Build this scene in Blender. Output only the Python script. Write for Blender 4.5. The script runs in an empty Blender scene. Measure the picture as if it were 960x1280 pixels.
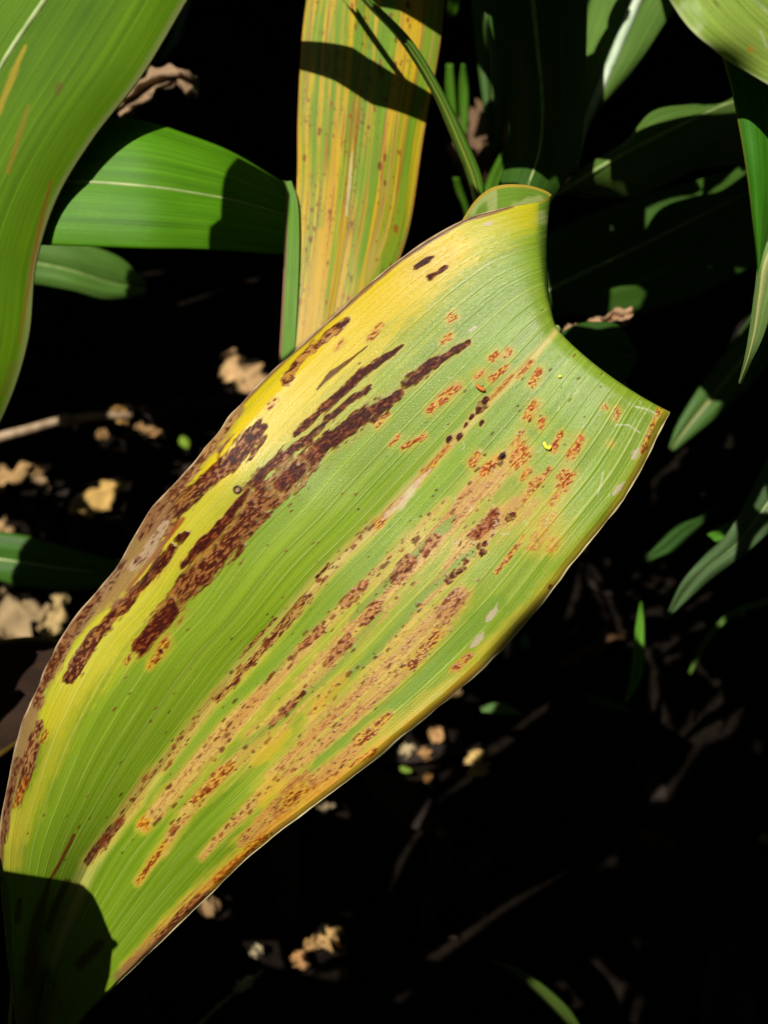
import bpy, math, random
import numpy as np
from mathutils import Vector

rng = np.random.default_rng(7)
random.seed(7)
SC = bpy.context.scene
COL = SC.collection

# ------------------------------------------------------------------ camera
PITCH = math.radians(55.0)
CAM = np.array([0.0, 0.0, 0.72])
AX = np.array([1.0, 0.0, 0.0])                                   # right
AU = np.array([0.0, math.sin(PITCH), math.cos(PITCH)])           # up
AF = np.array([0.0, math.cos(PITCH), -math.sin(PITCH)])          # view direction
KP = 12.0 / 20.0 / 640.0
cam = bpy.data.cameras.new('camera')
cam.sensor_fit = 'VERTICAL'
cam.sensor_height = 24.0
cam.lens = 20.0
cam.clip_start = 0.005
cam.clip_end = 400.0
cam.dof.use_dof = True
cam.dof.focus_distance = 0.277
cam.dof.aperture_fstop = 6.5
cam_ob = bpy.data.objects.new('camera', cam)
COL.objects.link(cam_ob)
cam_ob.location = CAM
cam_ob.rotation_euler = (math.pi / 2 - PITCH, 0, 0)
SC.camera = cam_ob

# ------------------------------------------------------------------ light
LS = -0.38 * AX + 0.49 * AU - 1.0 * AF
LS = LS / np.linalg.norm(LS)                                     # towards the sun
elev = math.asin(LS[2])
azim = math.atan2(LS[0], LS[1])
world = bpy.data.worlds.new('World')
SC.world = world
world.use_nodes = True
wn = world.node_tree.nodes
wl = world.node_tree.links
bg = wn['Background']
sky = wn.new('ShaderNodeTexSky')
sky.sky_type = 'NISHITA'
sky.sun_disc = False
sky.sun_elevation = elev
sky.sun_rotation = azim
wl.new(sky.outputs['Color'], bg.inputs['Color'])
bg.inputs['Strength'].default_value = 0.05
sun = bpy.data.lights.new('sun', 'SUN')
sun.energy = 5.0
sun.angle = math.radians(0.5)
sun.color = (1.0, 0.955, 0.88)
sun_ob = bpy.data.objects.new('sun', sun)
COL.objects.link(sun_ob)
sun_ob.rotation_euler = Vector(LS).to_track_quat('Z', 'Y').to_euler()

SC.view_settings.view_transform = 'Standard'
SC.view_settings.look = 'None'
SC.view_settings.exposure = 0.38
SC.view_settings.gamma = 1.0
SC.view_settings.use_curve_mapping = False
SC.cycles.use_denoising = True
SC.cycles.max_bounces = 6
SC.cycles.transparent_max_bounces = 4
SC.cycles.sample_clamp_indirect = 4.0

# ------------------------------------------------------------------ helpers
def P(px, py, d):
    """photo direction + distance in metres -> place in the world (arrays too)"""
    px = np.asarray(px, float); py = np.asarray(py, float); d = np.asarray(d, float)
    return (CAM + d[..., None] * AF + (d * KP * (px - 480))[..., None] * AX
            + (d * KP * (640 - py))[..., None] * AU)

def ground_d(py, z=0.0):
    return (CAM[2] - z) / (math.sin(PITCH) - KP * (640 - py) * math.cos(PITCH))

def lin(r, g, b, k=1.0):
    c = np.array([r, g, b], float) / 255.0
    return np.where(c <= 0.04045, c / 12.92, ((c + 0.055) / 1.055) ** 2.4) * k

def sstep(a, b, x):
    t = np.clip((x - a) / (b - a), 0, 1)
    return t * t * (3 - 2 * t)

def hermite(vals, nu, wts=None):
    """smooth curve through stations; vals (n, ...)"""
    v = np.asarray(vals, float)
    n = len(v)
    flat = v.reshape(n, -1)
    if wts is None:
        wts = np.ones(flat.shape[1])
    step = np.sqrt((((flat[1:] - flat[:-1]) * wts) ** 2).sum(1)) + 1e-6
    s = np.concatenate([[0], np.cumsum(step)])
    tan = np.zeros_like(flat)
    for i in range(n):
        a = max(i - 1, 0); b = min(i + 1, n - 1)
        tan[i] = (flat[b] - flat[a]) / (s[b] - s[a])
    q = np.linspace(0, s[-1], nu)
    k = np.clip(np.searchsorted(s, q, 'right') - 1, 0, n - 2)
    h = (s[k + 1] - s[k]); t = ((q - s[k]) / h)[:, None]; h = h[:, None]
    t2 = t * t; t3 = t2 * t
    out = ((2 * t3 - 3 * t2 + 1) * flat[k] + (t3 - 2 * t2 + t) * h * tan[k]
           + (-2 * t3 + 3 * t2) * flat[k + 1] + (t3 - t2) * h * tan[k + 1])
    return out.reshape((nu,) + v.shape[1:]), q / s[-1], s / s[-1]

def vnoise(x, y, seed=0):
    """value noise in 0..1"""
    r = np.random.default_rng(seed)
    tab = r.random((256, 256))
    xi = np.floor(x).astype(int); yi = np.floor(y).astype(int)
    fx = x - xi; fy = y - yi
    fx = fx * fx * (3 - 2 * fx); fy = fy * fy * (3 - 2 * fy)
    a = tab[xi & 255, yi & 255]; b = tab[(xi + 1) & 255, yi & 255]
    c = tab[xi & 255, (yi + 1) & 255]; d = tab[(xi + 1) & 255, (yi + 1) & 255]
    return (a * (1 - fx) + b * fx) * (1 - fy) + (c * (1 - fx) + d * fx) * fy

def fbm(x, y, seed=0, octaves=3):
    s = 0; amp = 0.5; tot = 0
    for o in range(octaves):
        s = s + amp * vnoise(x * 2 ** o + 17.3 * o, y * 2 ** o + 5.1 * o, seed + o)
        tot += amp; amp *= 0.5
    return s / tot

# ------------------------------------------------------------------ materials
def node(nt, kind, **kw):
    n = nt.nodes.new(kind)
    for k, v in kw.items():
        setattr(n, k, v)
    return n

def leaf_material(name, rough=0.42, transl=0.22, spec=0.5, fibre=0.28, bump=0.35, dust_glint=0.0, back=(1.0, 1.15, 0.5)):
    m = bpy.data.materials.new(name); m.use_nodes = True
    nt = m.node_tree; nt.nodes.clear(); L = nt.links
    out = node(nt, 'ShaderNodeOutputMaterial')
    at = node(nt, 'ShaderNodeAttribute', attribute_name='tissue')
    uv = node(nt, 'ShaderNodeUVMap', uv_map='UVMap')
    # fibres: noise drawn out along the leaf (uv is in centimetres)
    mp = node(nt, 'ShaderNodeMapping'); mp.inputs['Scale'].default_value = (0.14, 26.0, 1)
    L.new(uv.outputs[0], mp.inputs[0])
    n1 = node(nt, 'ShaderNodeTexNoise', noise_dimensions='2D'); n1.inputs['Scale'].default_value = 1.0
    n1.inputs['Detail'].default_value = 2.0
    L.new(mp.outputs[0], n1.inputs['Vector'])
    # cells: fine grain
    mp2 = node(nt, 'ShaderNodeMapping'); mp2.inputs['Scale'].default_value = (14.0, 40.0, 1)
    L.new(uv.outputs[0], mp2.inputs[0])
    n2 = node(nt, 'ShaderNodeTexNoise', noise_dimensions='2D'); n2.inputs['Scale'].default_value = 1.0
    n2.inputs['Detail'].default_value = 3.0
    L.new(mp2.outputs[0], n2.inputs['Vector'])
    add = node(nt, 'ShaderNodeMath', operation='ADD'); L.new(n1.outputs[0], add.inputs[0]); L.new(n2.outputs[0], add.inputs[1])
    rng_ = node(nt, 'ShaderNodeMapRange'); rng_.inputs['From Min'].default_value = 0.6; rng_.inputs['From Max'].default_value = 1.4
    rng_.inputs['To Min'].default_value = 1 - fibre; rng_.inputs['To Max'].default_value = 1 + fibre
    L.new(add.outputs[0], rng_.inputs['Value'])
    mul = node(nt, 'ShaderNodeVectorMath', operation='SCALE')
    L.new(at.outputs['Color'], mul.inputs[0]); L.new(rng_.outputs[0], mul.inputs['Scale'])
    col = mul.outputs[0]
    if dust_glint > 0:  # pale specks for dust and small white glints, painted into the colour
        mp3 = node(nt, 'ShaderNodeMapping'); mp3.inputs['Scale'].default_value = (26.0, 26.0, 1)
        L.new(uv.outputs[0], mp3.inputs[0])
        n3 = node(nt, 'ShaderNodeTexNoise', noise_dimensions='2D'); n3.inputs['Scale'].default_value = 1.0
        n3.inputs['Detail'].default_value = 1.0
        L.new(mp3.outputs[0], n3.inputs['Vector'])
        r3 = node(nt, 'ShaderNodeMapRange'); r3.inputs['From Min'].default_value = 0.69; r3.inputs['From Max'].default_value = 0.80
        r3.inputs['To Max'].default_value = dust_glint
        L.new(n3.outputs[0], r3.inputs['Value'])
        mx = node(nt, 'ShaderNodeMix', data_type='RGBA')
        sg = node(nt, 'ShaderNodeSeparateColor'); L.new(at.outputs['Color'], sg.inputs[0])
        dm = node(nt, 'ShaderNodeMapRange'); dm.inputs['From Min'].default_value = 0.02; dm.inputs['From Max'].default_value = 0.16; L.new(sg.outputs['Green'], dm.inputs['Value'])
        dx = node(nt, 'ShaderNodeMath', operation='MULTIPLY'); L.new(r3.outputs[0], dx.inputs[0]); L.new(dm.outputs[0], dx.inputs[1])
        L.new(dx.outputs[0], mx.inputs['Factor']); L.new(col, mx.inputs['A']); mx.inputs['B'].default_value = (0.62, 0.62, 0.48, 1)
        col = mx.outputs['Result']
    sep = node(nt, 'ShaderNodeSeparateColor'); L.new(at.outputs['Color'], sep.inputs[0])
    alive = node(nt, 'ShaderNodeMapRange'); alive.inputs['From Min'].default_value = 0.02; alive.inputs['From Max'].default_value = 0.17
    L.new(sep.outputs['Green'], alive.inputs['Value'])
    hh = node(nt, 'ShaderNodeMath', operation='MULTIPLY_ADD'); hh.inputs[1].default_value = 1.6 if dust_glint > .25 else 0.0
    L.new(alive.outputs[0], hh.inputs[0]); L.new(add.outputs[0], hh.inputs[2])
    bp = node(nt, 'ShaderNodeBump'); bp.inputs['Strength'].default_value = bump; bp.inputs['Distance'].default_value = 0.0004
    L.new(hh.outputs[0], bp.inputs['Height'])
    pr = node(nt, 'ShaderNodeBsdfPrincipled')
    pr.inputs['Roughness'].default_value = rough
    sl = node(nt, 'ShaderNodeMapRange'); sl.inputs['To Min'].default_value = 0.07 if dust_glint > .25 else spec; sl.inputs['To Max'].default_value = spec
    L.new(alive.outputs[0], sl.inputs['Value']); L.new(sl.outputs[0], pr.inputs['Specular IOR Level'])
    L.new(col, pr.inputs['Base Color']); L.new(bp.outputs[0], pr.inputs['Normal'])
    tr = node(nt, 'ShaderNodeBsdfTranslucent')
    tc = node(nt, 'ShaderNodeVectorMath', operation='MULTIPLY'); tc.inputs[1].default_value = back
    L.new(col, tc.inputs[0]); L.new(tc.outputs[0], tr.inputs['Color'])
    ms = node(nt, 'ShaderNodeMixShader'); ms.inputs[0].default_value = transl
    L.new(pr.outputs[0], ms.inputs[1]); L.new(tr.outputs[0], ms.inputs[2]); L.new(ms.outputs[0], out.inputs[0])
    return m

def solid_material(name, c1, c2, scale=40.0, rough=0.8, bump=0.3, stretch=(1, 1, 1), spec=0.3):
    m = bpy.data.materials.new(name); m.use_nodes = True
    nt = m.node_tree; L = nt.links
    pr = nt.nodes['Principled BSDF']
    tc = node(nt, 'ShaderNodeTexCoord')
    mp = node(nt, 'ShaderNodeMapping'); mp.inputs['Scale'].default_value = stretch
    L.new(tc.outputs['Object'], mp.inputs[0])
    n = node(nt, 'ShaderNodeTexNoise'); n.inputs['Scale'].default_value = scale; n.inputs['Detail'].default_value = 6
    L.new(mp.outputs[0], n.inputs['Vector'])
    rp = node(nt, 'ShaderNodeValToRGB')
    rp.color_ramp.elements[0].position = 0.35; rp.color_ramp.elements[0].color = (*c1, 1)
    rp.color_ramp.elements[1].position = 0.68; rp.color_ramp.elements[1].color = (*c2, 1)
    L.new(n.outputs[0], rp.inputs[0]); L.new(rp.outputs[0], pr.inputs['Base Color'])
    bp = node(nt, 'ShaderNodeBump'); bp.inputs['Strength'].default_value = bump; bp.inputs['Distance'].default_value = 0.002
    L.new(n.outputs[0], bp.inputs['Height']); L.new(bp.outputs[0], pr.inputs['Normal'])
    pr.inputs['Roughness'].default_value = rough
    pr.inputs['Specular IOR Level'].default_value = spec
    return m

M_MAIN = leaf_material('diseased_leaf_tissue', rough=0.31, transl=0.08, spec=0.29, fibre=0.15, bump=0.28, dust_glint=0.28)
M_LEAF = leaf_material('leaf_tissue', rough=0.42, transl=0.20, spec=0.13, fibre=0.24, bump=0.25, dust_glint=0.04)
M_SATIN = leaf_material('satin_leaf_tissue', rough=0.5, transl=0.20, spec=0.05, fibre=0.24, bump=0.25, dust_glint=0.03)
M_GLOSS = leaf_material('glossy_leaf_tissue', rough=0.34, transl=0.20, spec=0.17, fibre=0.20, bump=0.2, dust_glint=0.08)
M_CANOPY = leaf_material('field_leaf_tissue', rough=0.5, transl=0.04, fibre=0.14, bump=0.2)
M_DRY = leaf_material('dry_leaf_tissue', rough=0.75, transl=0.12, spec=0.2, fibre=0.3, bump=0.5, back=(1, 0.9, 0.7))
M_SOIL = solid_material('soil', (0.004, 0.003, 0.002), (0.011, 0.0075, 0.005), scale=160, rough=0.95, bump=1.0, spec=0.05)  # shade put into the colour: far darker than real soil
M_STALK = solid_material('stalk_skin', (0.07, 0.11, 0.02), (0.16, 0.18, 0.05), scale=60, rough=0.5, stretch=(1, 1, 0.08))
M_DRYSTALK = solid_material('dry_stalk_skin', (0.20, 0.13, 0.07), (0.42, 0.30, 0.18), scale=90, rough=0.7, stretch=(1, 1, 0.1))
M_RIB = solid_material('rib_skin', (0.16, 0.24, 0.06), (0.30, 0.36, 0.13), scale=120, rough=0.5)
M_RIBPALE = solid_material('pale_rib_skin', (0.34, 0.43, 0.28), (0.50, 0.58, 0.42), scale=120, rough=0.45)
M_RIM = solid_material('dry_rim_skin', (0.16, 0.09, 0.045), (0.40, 0.29, 0.16), scale=160, rough=0.8)
M_RIMPALE = solid_material('pale_rim_skin', (0.34, 0.30, 0.13), (0.52, 0.46, 0.27), scale=160, rough=0.7)
M_POLLEN = solid_material('pollen', (0.60, 0.50, 0.02), (0.80, 0.72, 0.08), scale=400, rough=0.6)
M_PUPA = solid_material('rust_shell', (0.36, 0.09, 0.01), (0.55, 0.17, 0.02), scale=300, rough=0.5)
M_FRASS = solid_material('frass', (0.012, 0.008, 0.008), (0.03, 0.02, 0.02), scale=500, rough=0.8)

# ------------------------------------------------------------------ object helpers
def empty(name, loc, label, cat, group=None):
    o = bpy.data.objects.new(name, None)
    o.location = tuple(loc); o.empty_display_size = 0.02
    COL.objects.link(o)
    o['label'] = label; o['category'] = cat
    if group: o['group'] = group
    return o

def link_mesh(name, me, mat, parent=None):
    me.materials.append(mat)
    o = bpy.data.objects.new(name, me)
    COL.objects.link(o)
    if parent is not None:
        o.parent = parent
        o.location = -Vector(parent.location)
    return o

def grid_mesh(name, pts, uvs=None, col=None):
    """pts (nu,nv,3)"""
    nu, nv = pts.shape[:2]
    me = bpy.data.meshes.new(name)
    me.vertices.add(nu * nv)
    me.vertices.foreach_set('co', pts.reshape(-1).astype(np.float32))
    i = np.arange(nu * nv).reshape(nu, nv)
    q = np.stack([i[:-1, :-1], i[1:, :-1], i[1:, 1:], i[:-1, 1:]], -1).reshape(-1, 4)
    nf = len(q)
    me.loops.add(nf * 4)
    me.loops.foreach_set('vertex_index', q.reshape(-1).astype(np.int32))
    me.polygons.add(nf)
    me.polygons.foreach_set('loop_start', np.arange(0, nf * 4, 4, dtype=np.int32))
    me.polygons.foreach_set('loop_total', np.full(nf, 4, dtype=np.int32))
    me.polygons.foreach_set('use_smooth', np.ones(nf, dtype=bool))
    if uvs is not None:
        uvl = me.uv_layers.new(name='UVMap')
        uvl.data.foreach_set('uv', uvs.reshape(-1, 2)[q.reshape(-1)].reshape(-1).astype(np.float32))
    if col is not None:
        ca = me.attributes.new('tissue', 'FLOAT_COLOR', 'POINT')
        c4 = np.ones((nu * nv, 4), np.float32); c4[:, :3] = col.reshape(-1, 3)
        ca.data.foreach_set('color', c4.reshape(-1))
    me.update(calc_edges=True)
    me.validate()
    return me

def tube_mesh(name, path, rad, nseg=8, flat=1.0, closed_ends=True):
    """tube through path (n,3), radius (n,)"""
    path = np.asarray(path, float); n = len(path)
    rad = np.broadcast_to(np.asarray(rad, float), (n,))
    t = np.gradient(path, axis=0); t /= np.linalg.norm(t, axis=1)[:, None] + 1e-12
    ref = np.array([0.31, 0.17, 0.93])
    a = np.cross(t, ref); a /= np.linalg.norm(a, axis=1)[:, None] + 1e-12
    b = np.cross(t, a)
    ang = np.linspace(0, 2 * math.pi, nseg, endpoint=False)
    pts = (path[:, None] + rad[:, None, None] * (np.cos(ang)[None, :, None] * a[:, None]
           + flat * np.sin(ang)[None, :, None] * b[:, None]))
    vs = [tuple(p) for p in pts.reshape(-1, 3)]
    fs = []
    for i in range(n - 1):
        for j in range(nseg):
            k = (j + 1) % nseg
            fs.append((i * nseg + j, (i + 1) * nseg + j, (i + 1) * nseg + k, i * nseg + k))
    if closed_ends:
        fs.append(tuple(range(nseg))); fs.append(tuple((n - 1) * nseg + j for j in range(nseg))[::-1])
    me = bpy.data.meshes.new(name)
    me.from_pydata(vs, [], fs)
    me.polygons.foreach_set('use_smooth', np.ones(len(me.polygons), dtype=bool))
    return me

def blade_surface(st, nu, nv, crease=0.06, bulge=0.0, wave=0.0, wavef=5, seed=1, lens=0.0):
    """st: stations ((Lx,Ly,Ld),(Mx,My,Md),(Rx,Ry,Rd)); returns px,py,d,u,v grids and station params"""
    arr = np.asarray(st, float)
    wts = np.tile([1.0, 1.0, 2500.0], 3)
    c, u, su = hermite(arr, nu, wts)
    v = np.linspace(-1, 1, nv)
    w = (np.sqrt(v * v + crease ** 2) - crease) / (math.sqrt(1 + crease ** 2) - crease)
    side = np.where(v[None, :, None] < 0, c[:, None, 0], c[:, None, 2])
    g = c[:, None, 1] + (side - c[:, None, 1]) * w[None, :, None]
    d = g[..., 2] - bulge * 4 * (w * (1 - w))[None, :]
    if wave:
        r = np.random.default_rng(seed)
        ph = r.random(2) * 6.28
        wv = np.where(v[None] < 0, np.sin(u[:, None] * wavef * 6.28 + ph[0]), np.sin(u[:, None] * wavef * 5.3 + ph[1]))
        d = d + wave * wv * (np.abs(v)[None] ** 2.2)
    U, V = np.meshgrid(u, v, indexing='ij')
    return g[..., 0], g[..., 1], d, U, V, su

def uv_cm(pts):
    """uv in centimetres: along the middle column and across the middle row"""
    mid = pts[:, pts.shape[1] // 2]
    s = np.concatenate([[0], np.cumsum(np.linalg.norm(np.diff(mid, axis=0), axis=1))]) * 100
    wid = np.linalg.norm(np.diff(pts, axis=1), axis=2).sum(1) * 100
    wm = np.percentile(wid, 70)
    v = np.linspace(-0.5, 0.5, pts.shape[1]) * wm
    return np.stack(np.meshgrid(s, v, indexing='ij'), -1)

# ------------------------------------------------------------------ the ground
g = 48
gx = np.concatenate([[-150, -40, -12, -5], np.linspace(-2.5, 2.5, 120), [5, 12, 40, 150]])
gy = np.concatenate([[-150, -40, -12, -5], np.linspace(-1.5, 3.0, 120), [5, 12, 40, 150]])
GX, GY = np.meshgrid(gx, gy, indexing='ij')
GZ = (fbm(GX * 9, GY * 9, 3, 4) - 0.6) * 0.03
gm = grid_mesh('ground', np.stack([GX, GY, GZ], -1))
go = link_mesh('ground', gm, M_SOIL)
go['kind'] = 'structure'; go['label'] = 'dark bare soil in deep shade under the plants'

# ------------------------------------------------------------------ tissue painting (pigment and a few painted highlights)
KA = 0.62                                                    # photo colour of sunlit tissue -> albedo
class Tissue:
    """colours the cells of a blade: X, Y locate a cell on the blade's flattened map"""
    def __init__(s, X, Y, U, V, base):
        s.shape = X.shape
        s.X = X.ravel(); s.Y = Y.ravel(); s.U = U.ravel(); s.V = V.ravel()
        s.c = np.empty((s.X.size, 3)); s.c[:] = base.reshape(-1, 3) if base.ndim > 1 else base
        # ragged outlines follow the veins
        s.rag = 0.75 * (fbm(s.U * 70, s.V * 48, 31, 3) - 0.5) + 0.45 * (fbm(s.U * 260, s.V * 90, 33, 2) - 0.5)
        s.rag2 = fbm(s.U * 420, s.V * 105, 41, 3)
        s.speck = fbm(s.U * 560, s.V * 130, 51, 2)
        s.blot = fbm(s.U * 150, s.V * 40, 61, 3)
        s.lane = fbm(s.U * 7, s.V * 62, 65, 2)
        s.lane2 = fbm(s.U * 16, s.V * 80, 67, 2)
    def stroke(s, pts, soft=0.5, rag=0.6):
        """pts (x, y, half width); returns cell ids and 0..1 cover"""
        p = np.asarray(pts, float)
        pad = p[:, 2].max() * 2.5 + 4
        m = ((s.X > p[:, 0].min() - pad) & (s.X < p[:, 0].max() + pad)
             & (s.Y > p[:, 1].min() - pad) & (s.Y < p[:, 1].max() + pad))
        ids = np.nonzero(m)[0]
        x = s.X[ids]; y = s.Y[ids]
        best = np.full(len(ids), 1e9)
        if len(p) == 1:
            best = np.hypot(x - p[0, 0], y - p[0, 1]) / p[0, 2]
        for a, b in zip(p[:-1], p[1:]):
            dx, dy = b[0] - a[0], b[1] - a[1]
            l2 = dx * dx + dy * dy + 1e-9
            t = np.clip(((x - a[0]) * dx + (y - a[1]) * dy) / l2, 0, 1)
            hw = a[2] + (b[2] - a[2]) * t
            best = np.minimum(best, np.hypot(x - a[0] - t * dx, y - a[1] - t * dy) / hw)
        f = 1.0 - best + rag * 2 * s.rag[ids]
        return ids, sstep(-soft * 0.5, soft * 0.5, f)
    def mix(s, ids, k, col):
        k = k[:, None] if np.ndim(k) == 1 else k
        s.c[ids] = s.c[ids] * (1 - k) + np.asarray(col) * k
    def yellow(s, pts, col=(214, 190, 45), amt=0.9, soft=1.2, rag=0.5):
        i, k = s.stroke(pts, soft, rag); s.mix(i, k * amt, lin(*col, KA))
    def tan(s, pts, col=(206, 163, 84), amt=0.9, sp=0.62, soft=0.7, spcol=(140, 72, 36)):
        i, k = s.stroke(pts, soft, 0.7)
        b = s.blot[i]
        l2 = s.lane2[i][:, None]
        c = lin(*col, KA)[None] * (0.86 + 0.3 * b[:, None])
        c = c * (1 - sstep(.52, .7, l2) * .55) + lin(194, 128, 58, KA) * sstep(.52, .7, l2) * .55
        c = c * (1 - sstep(.46, .3, l2) * .5) + lin(222, 198, 78, KA) * sstep(.46, .3, l2) * .5
        k = k * (0.28 + 0.72 * sstep(.34, .47, s.lane[i] + .12 * k))
        s.mix(i, k * amt * sstep(0.12, 0.36, b + 0.2 * k), c)
        q = k * sstep(sp, sp + 0.06, s.speck[i] * 0.72 + s.blot[i] * 0.28)
        s.mix(i, q * 0.7, lin(*spcol, KA))
        q = k * sstep(0.5, 0.75, s.rag2[i]) * sstep(.40, .58, b); s.mix(i, q * 0.6, lin(172, 106, 56, KA))
    def rust(s, pts, halo=1.7, col=(206, 84, 6)):
        if halo:
            hp = [(a, b, w * halo + 2) for a, b, w in pts]
            s.yellow(hp, (205, 178, 48), 0.55, 1.3, 0.4)
        i, k = s.stroke(pts, 0.7, 1.0)
        q = k * sstep(0.40, 0.55, s.rag2[i] * 0.4 + s.speck[i] * 0.6)
        s.mix(i, k * 0.55, lin(222, 160, 30, KA)); s.mix(i, q * 0.9, lin(*col, KA))
        q = k * sstep(0.56, 0.66, s.speck[i]); s.mix(i, q * 0.75, lin(120, 40, 8, KA))
    def mott(s, pts, dens=0.50, base=(160, 92, 46), col=(92, 32, 15)):
        i, k = s.stroke(pts, 0.55, 0.95)
        s.mix(i, k * 0.92, lin(*base, KA))
        n = s.rag2[i] * 0.55 + s.speck[i] * 0.2 + s.blot[i] * 0.25
        # the rim of a lesion is darker than its middle
        e = k * (1 - sstep(0.55, 1.0, k))
        q = k * sstep(dens - 0.05, dens + 0.05, n + 0.25 * e)
        s.mix(i, q * 0.93, lin(*col, KA))
        q = k * sstep(dens + 0.06, dens + 0.16, n); s.mix(i, q * 0.8, lin(54, 18, 13, KA))
    def dark(s, pts, rag=0.7):
        s.yellow([(a, b, w * 1.35 + 1.5) for a, b, w in pts], (206, 170, 44), 0.45, 1.2, 0.6)
        s.mott(pts, 0.40, (136, 58, 26), (80, 25, 13)) if rag else None
    def line(s, pts, col, amt=0.9, soft=0.8, rag=0.3):
        i, k = s.stroke(pts, soft, rag); s.mix(i, k * amt, lin(*col, KA))
    def out(s):
        return np.clip(s.c, 0.002, 0.9).reshape(s.shape + (3,))

# ------------------------------------------------------------------ the big diseased leaf
MAIN = [
    ((34, 1420, .345), (52, 1425, .350), (78, 1420, .345)),
    ((22, 1300, .328), (50, 1310, .338), (84, 1302, .326)),
    ((10, 1190, .316), (62, 1200, .330), (178, 1200, .312)),
    ((1, 1065, .304), (112, 1080, .316), (290, 1092, .296)),
    ((12, 980, .300), (155, 1020, .309), (342, 1044, .288)),
    ((32, 895, .298), (205, 955, .302), (400, 1003, .283)),
    ((80, 790, .296), (298, 835, .293), (510, 916, .276)),
    ((128, 735, .294), (345, 785, .289), (560, 874, .273)),
    ((188, 640, .292), (400, 722, .284), (612, 826, .270)),
    ((250, 572, .289), (455, 668, .280), (660, 774, .267)),
    ((296, 510, .287), (500, 622, .276), (702, 720, .264)),
    ((425, 388, .281), (600, 515, .270), (780, 622, .260)),
    ((500, 325, .277), (640, 472, .2675), (806, 578, .2585)),
    ((580, 276, .2735), (672, 437, .266), (824, 540, .2585)),
    ((640, 258, .2715), (690, 417, .2658), (834, 522, .2588)),
    ((674, 252, .2725), (697, 410, .2675), (838, 515, .2612)),
    ((689, 243, .2785), (695, 415, .276), (834, 522, .2705)),
    ((655, 231, .294), (682, 440, .291), (806, 560, .288)),
    ((612, 236, .304), (655, 480, .303), (765, 620, .300)),
    ((578, 275, .315), (615, 530, .318), (710, 690, .318)),
    ((520, 400, .335), (560, 600, .345), (630, 770, .345)),
    ((470, 620, .37), (490, 720, .38), (530, 830, .38)),
    ((440, 840, .42), (440, 850, .42), (440, 860, .42)),
]
MAIN = [tuple((a, b, c - dz) for a, b, c in s_) for s_, dz in zip(MAIN, [.008, .009, .010, .010, .009, .008, .006, .005, .0035, .002] + [0] * 40)]
NU, NV = 1150, 400
px, py, dd, U, V, su = blade_surface(MAIN, NU, NV, crease=0.10, bulge=0.0022)
ufold = su[15]
front = (U <= ufold)
# relief: a soft channel along the rib, rolled dry margin on the left, slow undulation
av = np.abs(V)
edge_l = np.clip((-V - 0.90) / 0.10, 0, 1)
edge_r = np.clip((V - 0.95) / 0.05, 0, 1)
dd = dd + 0.0075 * edge_l ** 1.6 * sstep(0.0, 0.1, U) * (1 - sstep(ufold - 0.22, ufold - 0.05, U))
dd = dd + 0.0022 * edge_r ** 1.5
dd = dd + 0.0016 * np.sin(U * 37 + 1.0) * sstep(0.45, 1.0, -V) + 0.0012 * np.sin(U * 31 + V * 2) * sstep(0.5, 1.0, V)
dd = dd + 0.0012 * (fbm(U * 9, V * 2.5, 5, 2) - 0.5)
vein = np.abs(((V * 11.0 + 0.06 * np.sin(U * 9)) % 1.0) - 0.5) * 2          # 0 at a main vein
vein_l = sstep(0.13, 0.02, vein) * (av > 0.04)
dd = dd - 0.00012 * vein_l + 0.00010 * (fbm(U * 6, V * 110, 8, 2) - 0.5)
# the bend is a soft curve, the margins are uneven
bell = np.exp(-((U - ufold) / 0.045) ** 2); w4 = 4 * av * (1 - av)
px = px - np.where(V < 0, 9.0, 4.0) * w4 * bell
py = py + np.where(V < 0, 0.0, 8.0) * w4 * bell
eo = (fbm(U * 34, V * 0 + 2.0, 15, 3) - 0.5) * 9.0 * sstep(0.88, 1.0, -V) * sstep(ufold - 0.03, ufold - 0.12, U)
er = (fbm(U * 46, V * 0 + 7.0, 16, 3) - 0.5) * 5.0 * sstep(0.92, 1.0, V) * sstep(ufold - 0.02, ufold - 0.08, U)
px = px + eo * 0.75 + er * 0.65; py = py + eo * 0.6 + er * 0.7
dd = dd + (fbm(U * 26, V * 3, 18, 2) - 0.5) * 0.0045 * sstep(0.86, 1.0, -V) * sstep(ufold - 0.03, ufold - 0.12, U)
pts = P(px, py, dd)
X = np.where(front, px, -9999.0); Y = np.where(front, py, -9999.0)

base = np.empty(px.shape + (3,))
base[:] = lin(132, 162, 24, KA)
n = fbm(U * 14, V * 6, 71, 3)[..., None]
base = base * (0.82 + 0.36 * n)
n2 = fbm(U * 5, V * 34, 72, 2)[..., None]
base = base * (1 - 0.10 * sstep(0.5, 0.75, n2)) + lin(176, 188, 60, KA) * 0.12 * sstep(0.5, 0.8, 1 - n2)
T = Tissue(X, Y, U, V, base)
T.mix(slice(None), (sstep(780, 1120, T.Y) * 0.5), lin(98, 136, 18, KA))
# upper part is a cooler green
T.mix(slice(None), sstep(420, 640, T.X) * sstep(700, 420, T.Y) * 0.40, lin(138, 168, 60, KA))
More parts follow.
